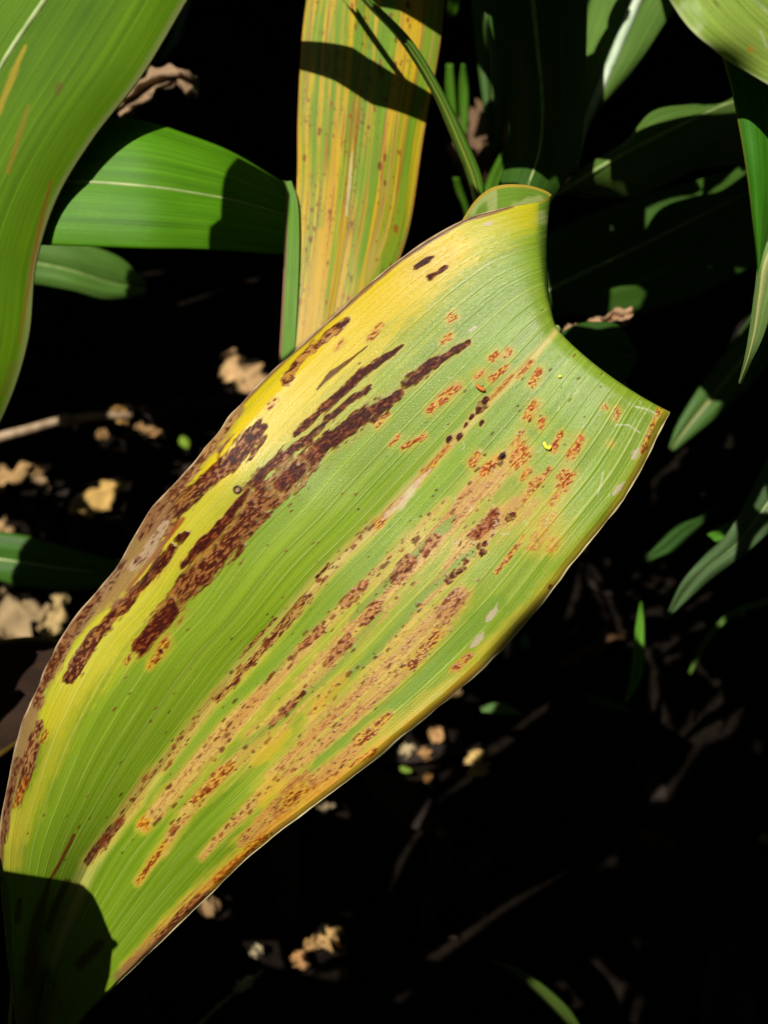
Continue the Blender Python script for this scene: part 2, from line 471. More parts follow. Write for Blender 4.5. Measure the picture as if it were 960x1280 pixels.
# yellowed margins
yl = [(676, 262, 20), (620, 272, 32), (540, 318, 46), (470, 380, 54), (400, 450, 52), (330, 530, 50), (262, 600, 52),
      (205, 690, 48), (140, 775, 40), (90, 850, 28), (62, 900, 18)]
T.yellow(yl, (214, 200, 28), 0.85, 1.8, 0.45)
T.yellow([(560, 310, 26), (470, 375, 40), (400, 440, 44), (330, 520, 34), (270, 590, 22)], (238, 202, 24), 0.85, 1.4, 0.5)
T.yellow([(250, 640, 16), (200, 720, 20), (140, 800, 18), (85, 880, 18), (60, 960, 12), (20, 1040, 16)], (210, 200, 50), 0.6, 1.6, 0.8)
T.yellow([(20, 1020, 14), (14, 1075, 15)], (190, 176, 50), 0.7, 1.5, 0.4)
T.yellow([(838, 515, 8), (802, 590, 10), (762, 652, 9), (712, 708, 11), (650, 778, 12), (590, 846, 18), (510, 910, 22), (430, 975, 26),
          (360, 1022, 22), (290, 1085, 16), (210, 1160, 12)], (206, 186, 52), 0.85, 1.3, 0.5)
T.yellow([(690, 600, 24), (640, 650, 40), (560, 730, 56), (480, 810, 60), (400, 890, 56), (330, 960, 34)], (190, 186, 56), 0.26, 1.8, 0.6)
# pale rib and main veins
rib = [(697, 411, 4), (650, 462, 6), (600, 515, 6), (545, 574, 6), (475, 648, 7), (400, 722, 8), (345, 785, 8), (298, 835, 8), (205, 955, 8),
       (155, 1020, 9), (112, 1080, 10), (62, 1200, 9)]
T.line(rib, (196, 192, 96), 0.85, 1.3, 0.25)
vl = vein_l.ravel() * (T.X > -5000)
vbrk = sstep(0.30, 0.55, fbm(T.U * 22, T.V * 17, 91, 2))
T.mix(slice(None), vl * vbrk * 0.32, lin(206, 212, 116, KA))
fine = fbm(T.U * 4, T.V * 75, 92, 2)
T.mix(slice(None), sstep(0.52, 0.72, fine) * 0.10, lin(196, 200, 96, KA))
T.mix(slice(None), sstep(0.48, 0.30, fine) * 0.10, lin(88, 124, 26, KA))

# tan, speckled stripes of the right half
A = [(470, 655, 7), (430, 694, 6), (385, 745, 6), (340, 797, 7), (305, 837, 7), (271, 872, 7), (249, 899, 8), (207, 955, 7), (189, 968, 7),
     (166, 1004, 8), (144, 1037, 7), (109, 1077, 5)]
B = [(560, 625, 3), (527, 663, 7), (491, 697, 8), (452, 735, 8), (424, 763, 8), (399, 788, 8), (365, 824, 8), (335, 857, 9), (309, 886, 12),
     (282, 912, 13), (252, 944, 12), (226, 974, 12), (196, 1013, 9), (178, 1034, 6)]
C = [(640, 572, 12), (612, 596, 16), (575, 640, 14), (541, 676, 15), (509, 710, 15), (477, 747, 16), (450, 780, 16), (420, 818, 14), (380, 866, 15),
     (330, 918, 15), (290, 957, 10), (240, 1005, 8), (204, 1060, 6), (172, 1102, 4)]
D = [(655, 632, 16), (620, 650, 16), (585, 684, 14), (562, 716, 10), (530, 752, 7), (500, 790, 6), (470, 820, 5), (425, 852, 6), (388, 893, 6)]
E = [(575, 745, 11), (545, 778, 18), (512, 814, 20), (482, 846, 22), (450, 876, 22), (415, 907, 20), (385, 933, 17), (350, 968, 12), (316, 1003, 7),
     (282, 1037, 5), (252, 1072, 4)]
G = [(478, 893, 6), (460, 918, 8), (436, 944, 10), (405, 972, 14), (370, 992, 17), (345, 1018, 14), (318, 1040, 10), (301, 1054, 6)]
H = [(300, 1078, 8), (270, 1100, 8), (240, 1128, 8), (215, 1154, 8), (190, 1178, 7), (160, 1210, 7)]
for sname, sp, col in ((A, .64, (184, 166, 78)), (B, .63, (210, 170, 92)), (C, .62, (214, 170, 92)), (D, .62, (212, 172, 88)), (E, .60, (212, 168, 90)),
                       (G, .60, (206, 158, 76)), (H, .58, (198, 142, 62))):
    T.yellow([(a, b, w * 1.25 + 2) for a, b, w in sname], (206, 188, 60), 0.5, 1.2, 0.5)
    T.tan(sname, col, 0.92, sp)
# green lanes left between the stripes
for pts_, a in (([(590, 690, 4), (530, 745, 5), (477, 805, 6), (420, 862, 5)], .75), ([(470, 700, 5), (400, 770, 6), (340, 835, 7), (270, 895, 6), (215, 965, 6)], .6),
                ([(470, 775, 4), (420, 835, 5), (350, 900, 5), (290, 940, 4)], .5), ([(620, 755, 12), (560, 815, 11), (505, 868, 9), (455, 905, 6), (400, 950, 5)], .7),
                ([(560, 655, 5), (500, 712, 5), (450, 762, 5)], .7)):
    T.line([(pts_[0][0] + 9, pts_[0][1] - 11, 1.0)] + pts_ + [(pts_[-1][0] - 14, pts_[-1][1] + 16, 1.0)], (122, 156, 38), min(a + .12, .92), 1.0, 0.9)
# orange bits
T.yellow([(362, 912, 3), (348, 927, 8), (328, 944, 6), (316, 956, 2)], (218, 180, 40), 0.55, 2.0, 1.5)
T.yellow([(430, 850, 6), (395, 885, 7)], (214, 170, 40), 0.6, 1.2)
T.yellow([(345, 980, 12), (330, 1000, 9)], (216, 178, 40), 0.6, 1.2)
T.tan([(380, 985, 14), (350, 1010, 12)], (176, 116, 56), 0.7, 0.5)
T.rust([(180, 1030, 7)], 1.3)
T.rust([(205, 1055, 4), (172, 1102, 3)], 1.2, (150, 62, 24))
T.rust([(290, 955, 5), (245, 1000, 5)], 0, (150, 66, 28))
T.mott([(109, 1077, 4), (135, 1045, 6), (152, 1026, 4)], 0.47, (150, 100, 60), (92, 40, 24))
# brown lines inside stripes
for pts_ in ([(388, 742, 5), (365, 768, 7), (342, 798, 5)], [(335, 802, 4), (312, 830, 5), (290, 856, 5), (270, 876, 4)],
             [(345, 772, 2), (320, 800, 3), (300, 822, 2)], [(380, 866, 4), (358, 888, 3.5)], [(470, 650, 4), (452, 668, 5)], [(412, 705, 2.5), (395, 722, 2.5)]):
    T.mott([(a, b, w * .85) for a, b, w in pts_], 0.485, (186, 140, 62), (92, 34, 16))
for pts_ in ([(455, 728, 5), (430, 755, 5)], [(400, 786, 6), (375, 812, 5)], [(470, 758, 8), (455, 776, 6)], [(512, 703, 8), (495, 722, 7)],
             [(545, 672, 5), (530, 690, 6)], [(436, 800, 6), (410, 830, 6)], [(620, 650, 6), (595, 667, 7)], [(575, 545, 4), (552, 566, 4)]):
    T.mott(pts_, 0.53, (190, 128, 66), (112, 52, 30))
for pts_ in ([(548, 792, 6), (519, 826, 7), (508, 834, 5)], [(465, 915, 8), (450, 925, 6)], [(486, 893, 4), (470, 905, 4)], [(380, 985, 6), (358, 1003, 6)], [(450, 672, 3), (436, 688, 3)]):
    T.rust(pts_, 1.2, (140, 66, 28))
T.mott([(570, 748, 10), (556, 768, 9)], 0.50, (196, 140, 74), (138, 74, 40))
T.mott([(365, 880, 5), (340, 905, 4)], 0.53, (180, 120, 66), (104, 50, 30))
T.rust([(585, 820, 5), (570, 836, 6)], 1.0, (190, 110, 60))
# rib streaks
T.line([(697, 412, 1.5), (660, 455, 4), (600, 515, 4.5), (545, 574, 4.5), (490, 635, 5), (430, 694, 3), (385, 742, 2)], (212, 190, 108), 0.72, 1.2, 0.7)
for pts_ in ([(664, 452, 3.5), (648, 470, 3)], [(640, 470, 2.5), (612, 500, 2.5)], [(560, 560, 4), (530, 590, 4)], [(545, 578, 3), (520, 606, 4)], [(505, 622, 4), (470, 655, 5)]):
    T.rust(pts_, 1.0, (190, 98, 34))
T.line([(540, 585, 1), (518, 608, 4), (500, 630, 5), (487, 640, 3), (478, 650, 1)], (226, 206, 170), 0.7, 1.4, 1.2)  # pale highlight on the rib, painted into the colour
for x, y, r in ((604, 507, 6), (599, 513, 4), (608, 500, 4), (575, 545, 4), (562, 548, 3.5), (603, 528, 3), (590, 520, 3), (583, 530, 2.5)):
    T.dark([(x, y, r), (x - 2, y + 3, r * .7)])

# rust pustules, upper right
for q in ([(621, 443, 4), (615, 448, 4)], [(637, 440, 4), (633, 445, 3)], [(604, 465, 4), (597, 471, 5)], [(634, 459, 3), (614, 473, 4)], [(573, 482, 5), (556, 496, 6), (536, 513, 4)],
          [(567, 395, 4), (562, 399, 4)], [(562, 420, 4), (553, 427, 4)], [(674, 464, 4), (666, 480, 4)], [(668, 506, 5), (659, 522, 5)], [(678, 525, 4), (675, 533, 4)],
          [(651, 540, 4), (644, 555, 4.5)], [(702, 543, 3.5), (692, 562, 3.5)], [(725, 549, 5), (714, 570, 5)], [(756, 509, 3)], [(772, 512, 3), (769, 522, 3)], [(763, 555, 3)],
          [(709, 595, 8), (703, 608, 8)], [(697, 618, 4), (689, 630, 5)], [(686, 650, 10), (675, 668, 12), (668, 680, 8)], [(694, 676, 5), (688, 686, 5)],
          [(655, 562, 9), (646, 578, 9)], [(620, 574, 5), (606, 590, 6)], [(598, 568, 4), (590, 580, 5)], [(660, 588, 4), (655, 597, 4)], [(674, 600, 4), (666, 607, 5)],
          [(498, 545, 2), (488, 556, 2)], [(372, 808, 0.1), (371, 809, 0.1)], [(530, 545, 3), (505, 560, 3)], [(472, 530, 4), (484, 518, 3)]):
    T.rust(q, 1.6)
for q in ([(824, 513, 3), (817, 530, 3), (808, 552, 3), (803, 564, 4)], [(655, 670, 2.5), (640, 690, 3.5), (620, 715, 2.5)], [(688, 586, 3), (670, 607, 3), (655, 625, 3)]):
    T.rust(q, 0.8, (176, 92, 38))
T.yellow([(684, 660, 34)], (196, 184, 46), 0.5, 1.5)
T.mott([(622, 640, 5), (605, 656, 8), (592, 670, 6)], 0.46, (186, 110, 54), (132, 58, 28))
for x, y, r in ((637, 645, 6), (640, 641, 4), (600, 682, 4), (604, 690, 4), (607, 679, 3), (562, 724, 5), (567, 719, 4), (580, 710, 3), (575, 714, 3), (583, 702, 2.5), (688, 733, 3), (628, 570, 4)):
    T.dark([(x, y, r), (x - 2, y + 2, r * .7)])
# scars
for q in ([(799, 560, 1.5), (795, 566, 4), (791, 572, 3)], [(780, 602, 1), (774, 610, 3), (768, 617, 2)], [(622, 754, 1), (618, 763, 3), (612, 770, 3.5), (608, 776, 1)], [(604, 790, 1.5), (600, 797, 3), (594, 803, 3), (588, 809, 1)], [(613, 279, 3), (607, 281, 3)], [(594, 409, 1.6), (587, 414, 1.6)],
          [(382, 570, 2), (400, 558, 1.5)], [(318, 640, 2.5), (327, 634, 2)]):
    T.line(q, (206, 184, 152), 0.9, 0.8, 1.2)

# dark lesions of the left half
T.yellow([(520, 335, 18), (560, 320, 14)], (214, 178, 44), 0.5, 1.4)
for q in ([(541, 321, 1.5), (534, 325, 4), (520, 335, 3)], [(557, 335, 3), (548, 341, 2.2), (537, 347, 3.4)], [(503, 432, 2), (478, 450, 4.5), (450, 470, 6), (425, 492, 6), (398, 518, 5), (370, 542, 5)],
          [(463, 485, 4), (440, 500, 4), (415, 520, 5), (385, 548, 5)],
          [(585, 428, 3.5), (560, 443, 4.5), (538, 458, 6), (515, 475, 7), (506, 482, 5)],
          [(500, 491, 5), (475, 508, 8), (455, 522, 9), (432, 540, 10), (408, 556, 11), (385, 576, 11)]):
    T.dark(q)
T.mott([(385, 548, 6), (355, 568, 8), (330, 590, 9), (310, 612, 8)], 0.42)
T.mott([(395, 570, 13), (365, 592, 18), (340, 612, 20), (318, 634, 20), (300, 656, 19), (278, 684, 21), (255, 706, 20), (235, 730, 18), (215, 758, 14), (195, 785, 13), (176, 808, 11)], 0.47)
T.dark([(370, 588, 10), (350, 604, 10)]); T.dark([(215, 762, 10), (196, 786, 10), (176, 807, 9)])
T.dark([(310, 612, 4), (285, 648, 6), (255, 680, 6), (228, 708, 5)])
T.mott([(325, 535, 9), (316, 548, 13), (300, 564, 14), (282, 580, 13), (262, 598, 11)], 0.42)
T.mott([(258, 600, 10), (235, 622, 13), (212, 645, 13), (196, 668, 12)], 0.47, (160, 98, 54), (88, 36, 20))
T.dark([(232, 667, 4), (222, 676, 5)]); T.dark([(215, 684, 6), (200, 704, 8), (186, 722, 7), (170, 738, 5)])
T.mott([(170, 738, 6), (150, 762, 8), (128, 788, 8), (108, 812, 9), (92, 836, 8), (84, 850, 6)], 0.44, (160, 92, 44))
T.rust([(208, 803, 5), (197, 820, 4), (187, 833, 3)], 1.6, (168, 78, 22)); T.dark([(201, 814, 2.6)])
T.rust([(157, 829, 2.5), (163, 820, 2.5)], 1.2, (120, 48, 22))
T.line([(229, 648, 3), (214, 668, 2.5), (196, 690, 2.5), (176, 716, 2.5), (158, 738, 2)], (158, 62, 30), 0.85, 0.8, 0.5)
# ring spot
i, k = T.stroke([(297, 612, 6)], 0.35, 0.15); T.mix(i, k, lin(66, 34, 26, KA))
i, k = T.stroke([(297, 612, 2.6)], 0.5, 0.1); T.mix(i, k, lin(170, 130, 90, KA))
# thin cracks and bits of the yellow zone
T.line([(396, 487, 1.0), (415, 466, 4.0), (440, 448, 1.4), (460, 432, 0.8)], (96, 44, 28), 0.9, 0.7, 0.4)
T.rust([(478, 408, 4), (462, 424, 4)], 1.0, (200, 130, 40))
T.rust([(428, 428, 4), (420, 436, 3)], 1.0, (206, 140, 40))
T.mott([(434, 400, 4), (415, 416, 5), (398, 430, 5), (372, 452, 6), (362, 468, 8), (358, 478, 5)], 0.50, (190, 130, 60), (110, 50, 34))
T.rust([(345, 500, 4), (336, 508, 3)], 1.0, (170, 90, 60))
# dead margin, left
T.line([(300, 512, 6), (280, 535, 9), (250, 572, 10), (225, 600, 9), (200, 640, 15), (185, 668, 20), (170, 690, 22), (140, 730, 18), (110, 765, 12), (85, 800, 10), (60, 840, 9),
        (40, 890, 10), (26, 940, 13), (14, 990, 10), (4, 1040, 5)], (156, 116, 76), 0.88, 1.0, 0.9)
T.mott([(296, 520, 4), (268, 552, 5), (240, 590, 6), (215, 622, 7)], 0.52, (186, 140, 84), (120, 60, 40))
T.mott([(150, 705, 9), (125, 740, 9), (100, 775, 8), (75, 818, 7)], 0.55, (166, 128, 88), (92, 54, 40))
T.mott([(205, 655, 6), (190, 680, 6), (168, 706, 7)], 0.60, (188, 158, 122), (128, 80, 58))
T.mott([(50, 905, 5), (44, 925, 8), (36, 955, 8), (28, 985, 7), (20, 1005, 5)], 0.49, (168, 118, 72), (98, 44, 24))
T.rust([(52, 925, 4), (57, 915, 3)], 0.8, (120, 56, 28)); T.rust([(34, 975, 4), (18, 1008, 4)], 0, (118, 44, 26))
T.line([(-2, 1100, 4), (1, 1065, 4), (3, 1040, 3)], (110, 60, 40), 0.8, 0.9, 0.4)
T.mott([(245, 578, 5), (205, 622, 6), (175, 668, 6)], 0.52, (150, 104, 66), (104, 50, 30))
T.mott([(120, 742, 6), (95, 778, 6), (66, 826, 6), (44, 880, 6)], 0.50, (156, 108, 62), (100, 48, 28))
T.mott([(22, 950, 5), (12, 1000, 5), (4, 1050, 5)], 0.50, (140, 96, 60), (92, 46, 30))
# thin brown edge, upper left
T.line([(300, 506, 3), (355, 450, 4), (425, 388, 3.5), (500, 325, 3), (580, 276, 2.5), (640, 258, 2)], (128, 74, 44), 0.85, 0.9, 0.5)
T.yellow([(600, 834, 5), (560, 872, 7), (500, 918, 8), (440, 962, 9), (390, 1000, 9), (340, 1042, 8), (300, 1078, 7), (250, 1122, 6)], (222, 158, 36), 0.6, 1.4, 1.0)
T.rust([(470, 938, 3), (445, 955, 4)], 0, (190, 96, 24)); T.rust([(330, 1046, 4), (300, 1074, 4), (270, 1100, 4)], 0, (186, 92, 24))
# dead margin, right and bottom
T.line([(260, 1118, 5), (225, 1150, 7), (190, 1186, 8), (150, 1222, 8)], (134, 92, 62), 0.8, 0.9, 0.6)
T.mott([(250, 1120, 4), (222, 1148, 5), (196, 1172, 4)], 0.5, (178, 112, 56), (88, 38, 24))
T.line([(820, 545, 2), (780, 622, 2), (702, 720, 2.5), (612, 826, 3), (510, 916, 3), (400, 1003, 3), (342, 1044, 3)], (170, 120, 62), 0.55, 0.9, 0.5)
# streaks near the base
T.line([(92, 1044, 2), (78, 1072, 2.2), (62, 1100, 2.2)], (112, 44, 26), 0.9, 0.8, 0.5)
for q in ([(62, 1100, 3), (50, 1140, 7), (42, 1180, 8), (36, 1230, 7)], [(84, 1102, 4), (70, 1130, 5), (60, 1160, 5)], [(25, 1125, 3), (22, 1150, 4)], [(124, 1180, 6), (100, 1205, 7)]):
    T.line(q, (84, 44, 26), 0.7, 1.0, 0.6)
T.line([(40, 1200, 12), (34, 1300, 14)], (120, 84, 44), 0.6, 1.3, 0.5)

# single dark dots, most of them on the stripes
lst = []
for poly, nn, rmax in ((A, 100, 2.8), (B, 90, 2.5), (C, 100, 2.6), (D, 45, 2.1), (E, 80, 1.9), (G, 30, 1.8)):
    p = np.asarray(poly); seg = np.concatenate([[0], np.cumsum(np.hypot(*np.diff(p[:, :2], axis=0).T))])
    for t in np.clip(rng.beta(1.15, 1.15, nn), 0, 1) * seg[-1]:
        x = np.interp(t, seg, p[:, 0]); y = np.interp(t, seg, p[:, 1]); w = np.interp(t, seg, p[:, 2])
        o = rng.normal(0, 0.55) * w
        lst.append((x + o * 0.62, y + o * 0.78, 0.9 + (rmax - 0.9) * rng.random() ** 2.6))
for k_ in range(150):
    t = rng.random(); x = 60 + 640 * t + rng.normal(0, 60); y = 1060 - 600 * t + rng.normal(0, 60)
    lst.append((x, y, 0.7 + 0.7 * rng.random()))
for x, y, r in lst:
    c = [(96, 38, 14), (122, 54, 18), (80, 30, 14), (146, 72, 26)][rng.integers(4)]
    e = r * rng.uniform(.3, 1.4); T.line([(x + e, y - e * 1.05, r * .8), (x - e, y + e * 1.05, r)], c, 0.8, 1.1, 0.9)
for k_ in range(26):                                             # pale scratches and hairs
    x = rng.uniform(560, 800); y = rng.uniform(440, 700); a = rng.uniform(0, 3.14); l = rng.uniform(2, 7)
    T.line([(x, y, .7), (x + l * math.cos(a), y + l * math.sin(a), .7), (x + l * 1.6 * math.cos(a + .5), y + l * 1.6 * math.sin(a + .5), .6)], (206, 212, 170), 0.55, 0.9, 0.2)
for q in ([(793, 508, .8), (808, 511, .8), (818, 516, .9)], [(770, 531, .8), (785, 531, .8), (800, 541, .8)], [(754, 590, .9), (752, 602, .9), (747, 618, .9)]):
    T.line(q, (220, 218, 180), 0.7, 0.9, 0.2)

col = T.out()
# the hanging far side: plain green with bleached blotches
farc = lin(112, 148, 44, KA) * (0.75 + 0.5 * fbm(U * 20, V * 8, 77, 3)[..., None])
bl = sstep(0.56, 0.70, fbm(U * 60, V * 9, 78, 2))[..., None]
farc = farc * (1 - 0.6 * bl) + lin(196, 200, 128, KA) * 0.6 * bl
rimy = sstep(-0.978, -0.992, V)[..., None]
farc = farc * (1 - rimy) + lin(196, 166, 60, KA) * rimy
fk = sstep(ufold - 0.004, ufold + 0.004, U)[..., None]
col = col * (1 - fk) + farc * fk

main = empty('maize_leaf', pts[0, NV // 2], 'broad yellow-green leaf streaked with brown and rust lesions, bent over at the end', 'leaf')
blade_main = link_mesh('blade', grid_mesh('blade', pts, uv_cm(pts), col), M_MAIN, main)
# thin rims along both margins
def rim(name, j, u0, u1, mat, r, parent, jit=0.3):
    a, b = int(u0 * NU), int(u1 * NU)
    p = pts[a:b:4, j]
    rr = r * (1 + jit * (vnoise(np.arange(len(p)) * 0.3, np.zeros(len(p)), 4) * 2 - 1))
    rr[:6] *= np.linspace(.1, 1, 6); rr[-6:] *= np.linspace(1, .1, 6)
    return link_mesh(name, tube_mesh(name, p, rr, 6), mat, parent)
o = rim('dry_margin', 0, 0.03, ufold + 0.004, M_RIM, 0.00034, main, 0.8); o['label'] = 'brown dry upper margin of the leaf'
o = rim('pale_margin', NV - 1, 0.10, ufold, M_RIMPALE, 0.00020, main, 0.9); o['label'] = 'pale thin lower margin of the leaf'
# rib: a low rounded keel under the blade
kp = pts[8:NU - 20:6, NV // 2] + 0.0034 * AF
link_mesh('midrib', tube_mesh('midrib', kp, np.interp(np.linspace(0, 1, len(kp)), [0, .2, .7, 1], [.0034, .0026, .0018, .0008]), 8), M_RIB, main)

# ------------------------------------------------------------------ other leaves
def simple_col(px_, py_, U, V, c1, c2, ribc=None, ribw=0.05, seed=1, edge=None, kf=KA):
    n = fbm(U * 8, V * 5, seed, 3)[..., None]
    f = fbm(U * 2, V * 34, seed + 9, 2)[..., None]
    c = lin(*c1, kf) * (1 - n) + lin(*c2, kf) * n
    c = c * (0.74 + 0.52 * f)
    vn = np.abs(((V * 13.0) % 1.0) - 0.5) * 2
    c = c * (1 + 0.22 * sstep(0.22, 0, vn)[..., None])
    if ribc is not None:
        k = sstep(ribw, ribw * 0.45, np.abs(V))[..., None]
        c = c * (1 - k) + lin(*ribc, kf) * k
    if edge is not None:
        k = sstep(0.93, 0.985, np.abs(V))[..., None]
        c = c * (1 - k) + lin(*edge, kf) * k
    return c

def make_leaf(label, st, c1=(96, 140, 34), c2=(124, 164, 50), ribc=(170, 190, 96), ribw=0.045, nu=70, nv=25, bulge=0.002, wave=0.0, wavef=3,
              mat=None, seed=1, paint=None, edge=None, jag=0.0, crease=0.05, name='maize_leaf', cat='leaf', group=None, rib=True, ribr=0.0016, ribmat=None, thick=0.0003):
    px_, py_, d_, U_, V_, su_ = blade_surface(st, nu, nv, crease, bulge, wave, wavef, seed)
    if jag:
        mx_, my_ = px_[:, nv // 2][:, None], py_[:, nv // 2][:, None]
        k_ = 1 + jag * (fbm(U_ * 9 + seed, V_ * 1.5 + seed, seed, 2) - .5) * 2
        px_ = mx_ + (px_ - mx_) * k_; py_ = my_ + (py_ - my_) * k_
        d_ = d_ + .012 * jag * (fbm(U_ * 5 + seed, V_ * 3, seed + 1, 2) - .5)
    p_ = P(px_, py_, d_)
    c_ = simple_col(px_, py_, U_, V_, c1, c2, ribc, ribw, seed, edge)
    if paint is not None:
        t_ = Tissue(px_, py_, U_, V_, c_); paint(t_); c_ = t_.out()
    root = empty(name, p_[0, nv // 2], label, cat, group)
    b = link_mesh('blade', grid_mesh('blade', p_, uv_cm(p_), c_), mat or M_LEAF, root)
    if thick:
        md = b.modifiers.new('thickness', 'SOLIDIFY'); md.thickness = thick; md.offset = 0
    if rib:
        k_ = p_[2:-2:2, nv // 2] + 0.0006 * AF
        link_mesh('midrib', tube_mesh('midrib', k_, np.linspace(ribr, ribr * 0.4, len(k_)), 7), ribmat or M_RIB, root)
    return root

def strip(pts_, d0, d1, dl=0.0, dr=0.0):
    """stations from (Lx,Ly,Rx,Ry) rows, the middle halfway; depth runs from d0 to d1"""
    n_ = len(pts_); out = []
    for i_, (a, b, c, d) in enumerate(pts_):
        dep = d0 + (d1 - d0) * i_ / (n_ - 1)
        out.append(((a, b, dep + dl), ((a + c) / 2, (b + d) / 2, dep), (c, d, dep + dr)))
    return out

def three(L_, M_, R_, dep, dl=0.0, dr=0.0):
    n_ = len(M_); dep = np.interp(np.linspace(0, 1, n_), np.linspace(0, 1, len(dep)), dep)
    return [((*a, e + dl), (*b, e), (*c, e + dr)) for a, b, c, e in zip(L_, M_, R_, dep)]

# big leaf, upper left
def paint_ul(t):
    t.yellow([(32, 58, 2), (20, 85, 4), (0, 135, 4), (-6, 150, 3)], (200, 172, 50), 0.75, 1.2, 0.4)
    t.yellow([(36, 132, 1.5), (24, 170, 3.5), (10, 215, 3)], (170, 132, 40), 0.65, 1.2, 0.4)
    t.yellow([(64, 225, 1.5), (52, 275, 3), (42, 320, 2.5), (24, 430, 1.5)], (156, 104, 36), 0.75, 1.2, 0.4)
    t.yellow([(74, 108, 5), (71, 116, 3)], (120, 98, 40), 0.6, 1.2, 0.4)
    t.yellow([(16, 455, 4), (6, 490, 4)], (130, 120, 44), 0.5, 1.2, 0.4)
make_leaf('broad green leaf with orange streaks filling the upper left corner',
          three([(-200, -60), (-215, -20), (-240, 30), (-270, 120), (-290, 220), (-300, 330), (-290, 440), (-270, 540), (-240, 640)],
                [(92, -60), (66, -15), (12, 65), (-35, 150), (-75, 240), (-105, 330), (-125, 440), (-130, 540), (-120, 640)],
                [(272, -55), (244, -15), (180, 92), (118, 172), (72, 248), (46, 330), (36, 425), (8, 512), (-45, 610)],
                [.336, .335, .335, .336, .338, .341, .345, .35, .357], 0.012, 0.008),
          (86, 128, 10), (110, 152, 18), (210, 214, 110), 0.045, nu=300, nv=150, bulge=0.003, seed=3, paint=paint_ul, mat=M_SATIN, edge=(150, 160, 90))
# bright leaf, lying across, left
make_leaf('bright green leaf lying crosswise, half lit, beside the upper left leaf',
          three([(-70, 190), (10, 172), (70, 158), (130, 148), (180, 151), (240, 170), (290, 190), (350, 226), (410, 262)],
                [(-70, 240), (10, 230), (70, 227), (130, 229), (190, 234), (240, 241), (290, 250), (350, 266), (420, 286)],
                [(-70, 310), (10, 306), (70, 307), (130, 309), (190, 311), (240, 312), (290, 314), (350, 318), (420, 312)],
                [.356, .354, .353, .353, .354, .359, .366, .378, .392], 0.006, -0.001),
          (84, 146, 16), (104, 166, 24), (170, 196, 84), 0.05, nu=110, nv=45, bulge=0.002, seed=4, ribmat=M_RIB, mat=M_LEAF)
make_leaf('small green leaf end crossed by a shadow, beneath the crosswise leaf',
          three([(0, 292), (55, 296), (100, 304), (150, 322), (182, 352)], [(0, 325), (50, 330), (95, 340), (140, 354), (182, 360)], [(0, 352), (46, 356), (90, 364), (132, 375), (182, 370)],
                [.55, .555, .56, .57, .58]), (84, 128, 44), (106, 146, 62), (130, 160, 80), 0.05, seed=5)
# yellow striped leaf, top centre
def paint_yc(t):
    r = np.random.default_rng(5)
    n1 = fbm(t.U * 2.2, t.V * 9 + 3, 201, 3); n2 = fbm(t.U * 3.5, t.V * 22 + 1, 205, 2); n3 = fbm(t.U * 5, t.V * 34, 209, 2); pat = fbm(t.U * 5, t.V * 3, 213, 2)
    al = slice(None)
    t.mix(al, sstep(.45, .62, n1 + .35 * (pat - .5) - .10 * t.V) * .9, lin(232, 190, 30, KA))
    t.mix(al, sstep(.54, .70, n2 - .06 * t.V) * .55, lin(222, 168, 40, KA))
    t.mix(al, sstep(.50, .34, n2) * .7, lin(122, 160, 40, KA))
    t.mix(al, sstep(.54, .70, n3) * sstep(.4, .6, n1) * .55, lin(214, 178, 100, KA))
    t.mix(al, sstep(.62, .74, n3) * sstep(.35, .5, pat) * .6, lin(166, 92, 40, KA))
    t.mix(al, sstep(.66, .72, t.speck * .6 + .4 * fbm(t.U * 40, t.V * 12, 217, 2)) * sstep(.40, .62, fbm(t.U * 9, t.V * 5, 219, 2)) * .85, lin(128, 56, 24, KA))
    cl = [(r.uniform(384, 530), r.uniform(-20, 420)) for _ in range(34)]
    for k_ in range(380):
        cx, cy = cl[r.integers(34)]
        x = cx + r.normal(0, 4) - cy * .03; y = cy + r.normal(0, 40); s_ = 0.5 + 2.2 * r.random() ** 5
        t.line([(x, y, s_), (x - .3, y + s_ * r.uniform(.5, 3), s_ * .8)], [(140, 66, 30), (112, 46, 22), (164, 84, 36)][r.integers(3)], 0.8, 0.9, 0.9)
    t.yellow([(400, 290, 4), (396, 340, 9), (390, 400, 12), (380, 460, 14)], (234, 182, 14), 0.7, 1.5, 0.8)
    t.line([(440, 190, .8), (437, 230, 2), (433, 270, 1)], (226, 230, 190), .6, 1.4, .6)  # pale streak paints a glint into the colour
    t.line([(390, -40, 2), (377, 40, 2.4), (372, 150, 2), (371, 220, 2)], (170, 116, 60), 0.6, 1.2, 0.8)
    t.line([(555, -40, 2), (551, 50, 2), (530, 170, 2), (512, 280, 2), (492, 340, 2)], (170, 120, 60), 0.7, 1.0, 0.5)
yc = make_leaf('yellow and green striped leaf with rust specks, upright behind the big leaf',
          three([(392, -60), (378, 40), (372, 150), (371, 230), (364, 330), (354, 430), (345, 520)],
                [(470, -60), (462, 40), (450, 150), (440, 240), (425, 340), (412, 420), (400, 520)],
                [(560, -60), (551, 50), (530, 170), (513, 280), (492, 345), (470, 410), (440, 510)],
                [.392, .388, .382, .376, .370, .366, .364], 0.002, 0.003),
          (116, 156, 30), (146, 178, 48), (180, 190, 80), 0.02, nu=420, nv=130, bulge=0.0015, seed=6, paint=paint_yc, mat=M_GLOSS, rib=False)
fl = blade_surface(three([(353, 224), (357, 250), (356, 300), (353, 370), (349, 440), (344, 500)], [(358, 227), (364, 252), (365, 300), (362, 370), (358, 440), (352, 500)],
                         [(364, 226), (372, 252), (374, 300), (372, 370), (368, 440), (362, 500)], [.3735, .373, .370, .367, .365, .364]), 60, 11)
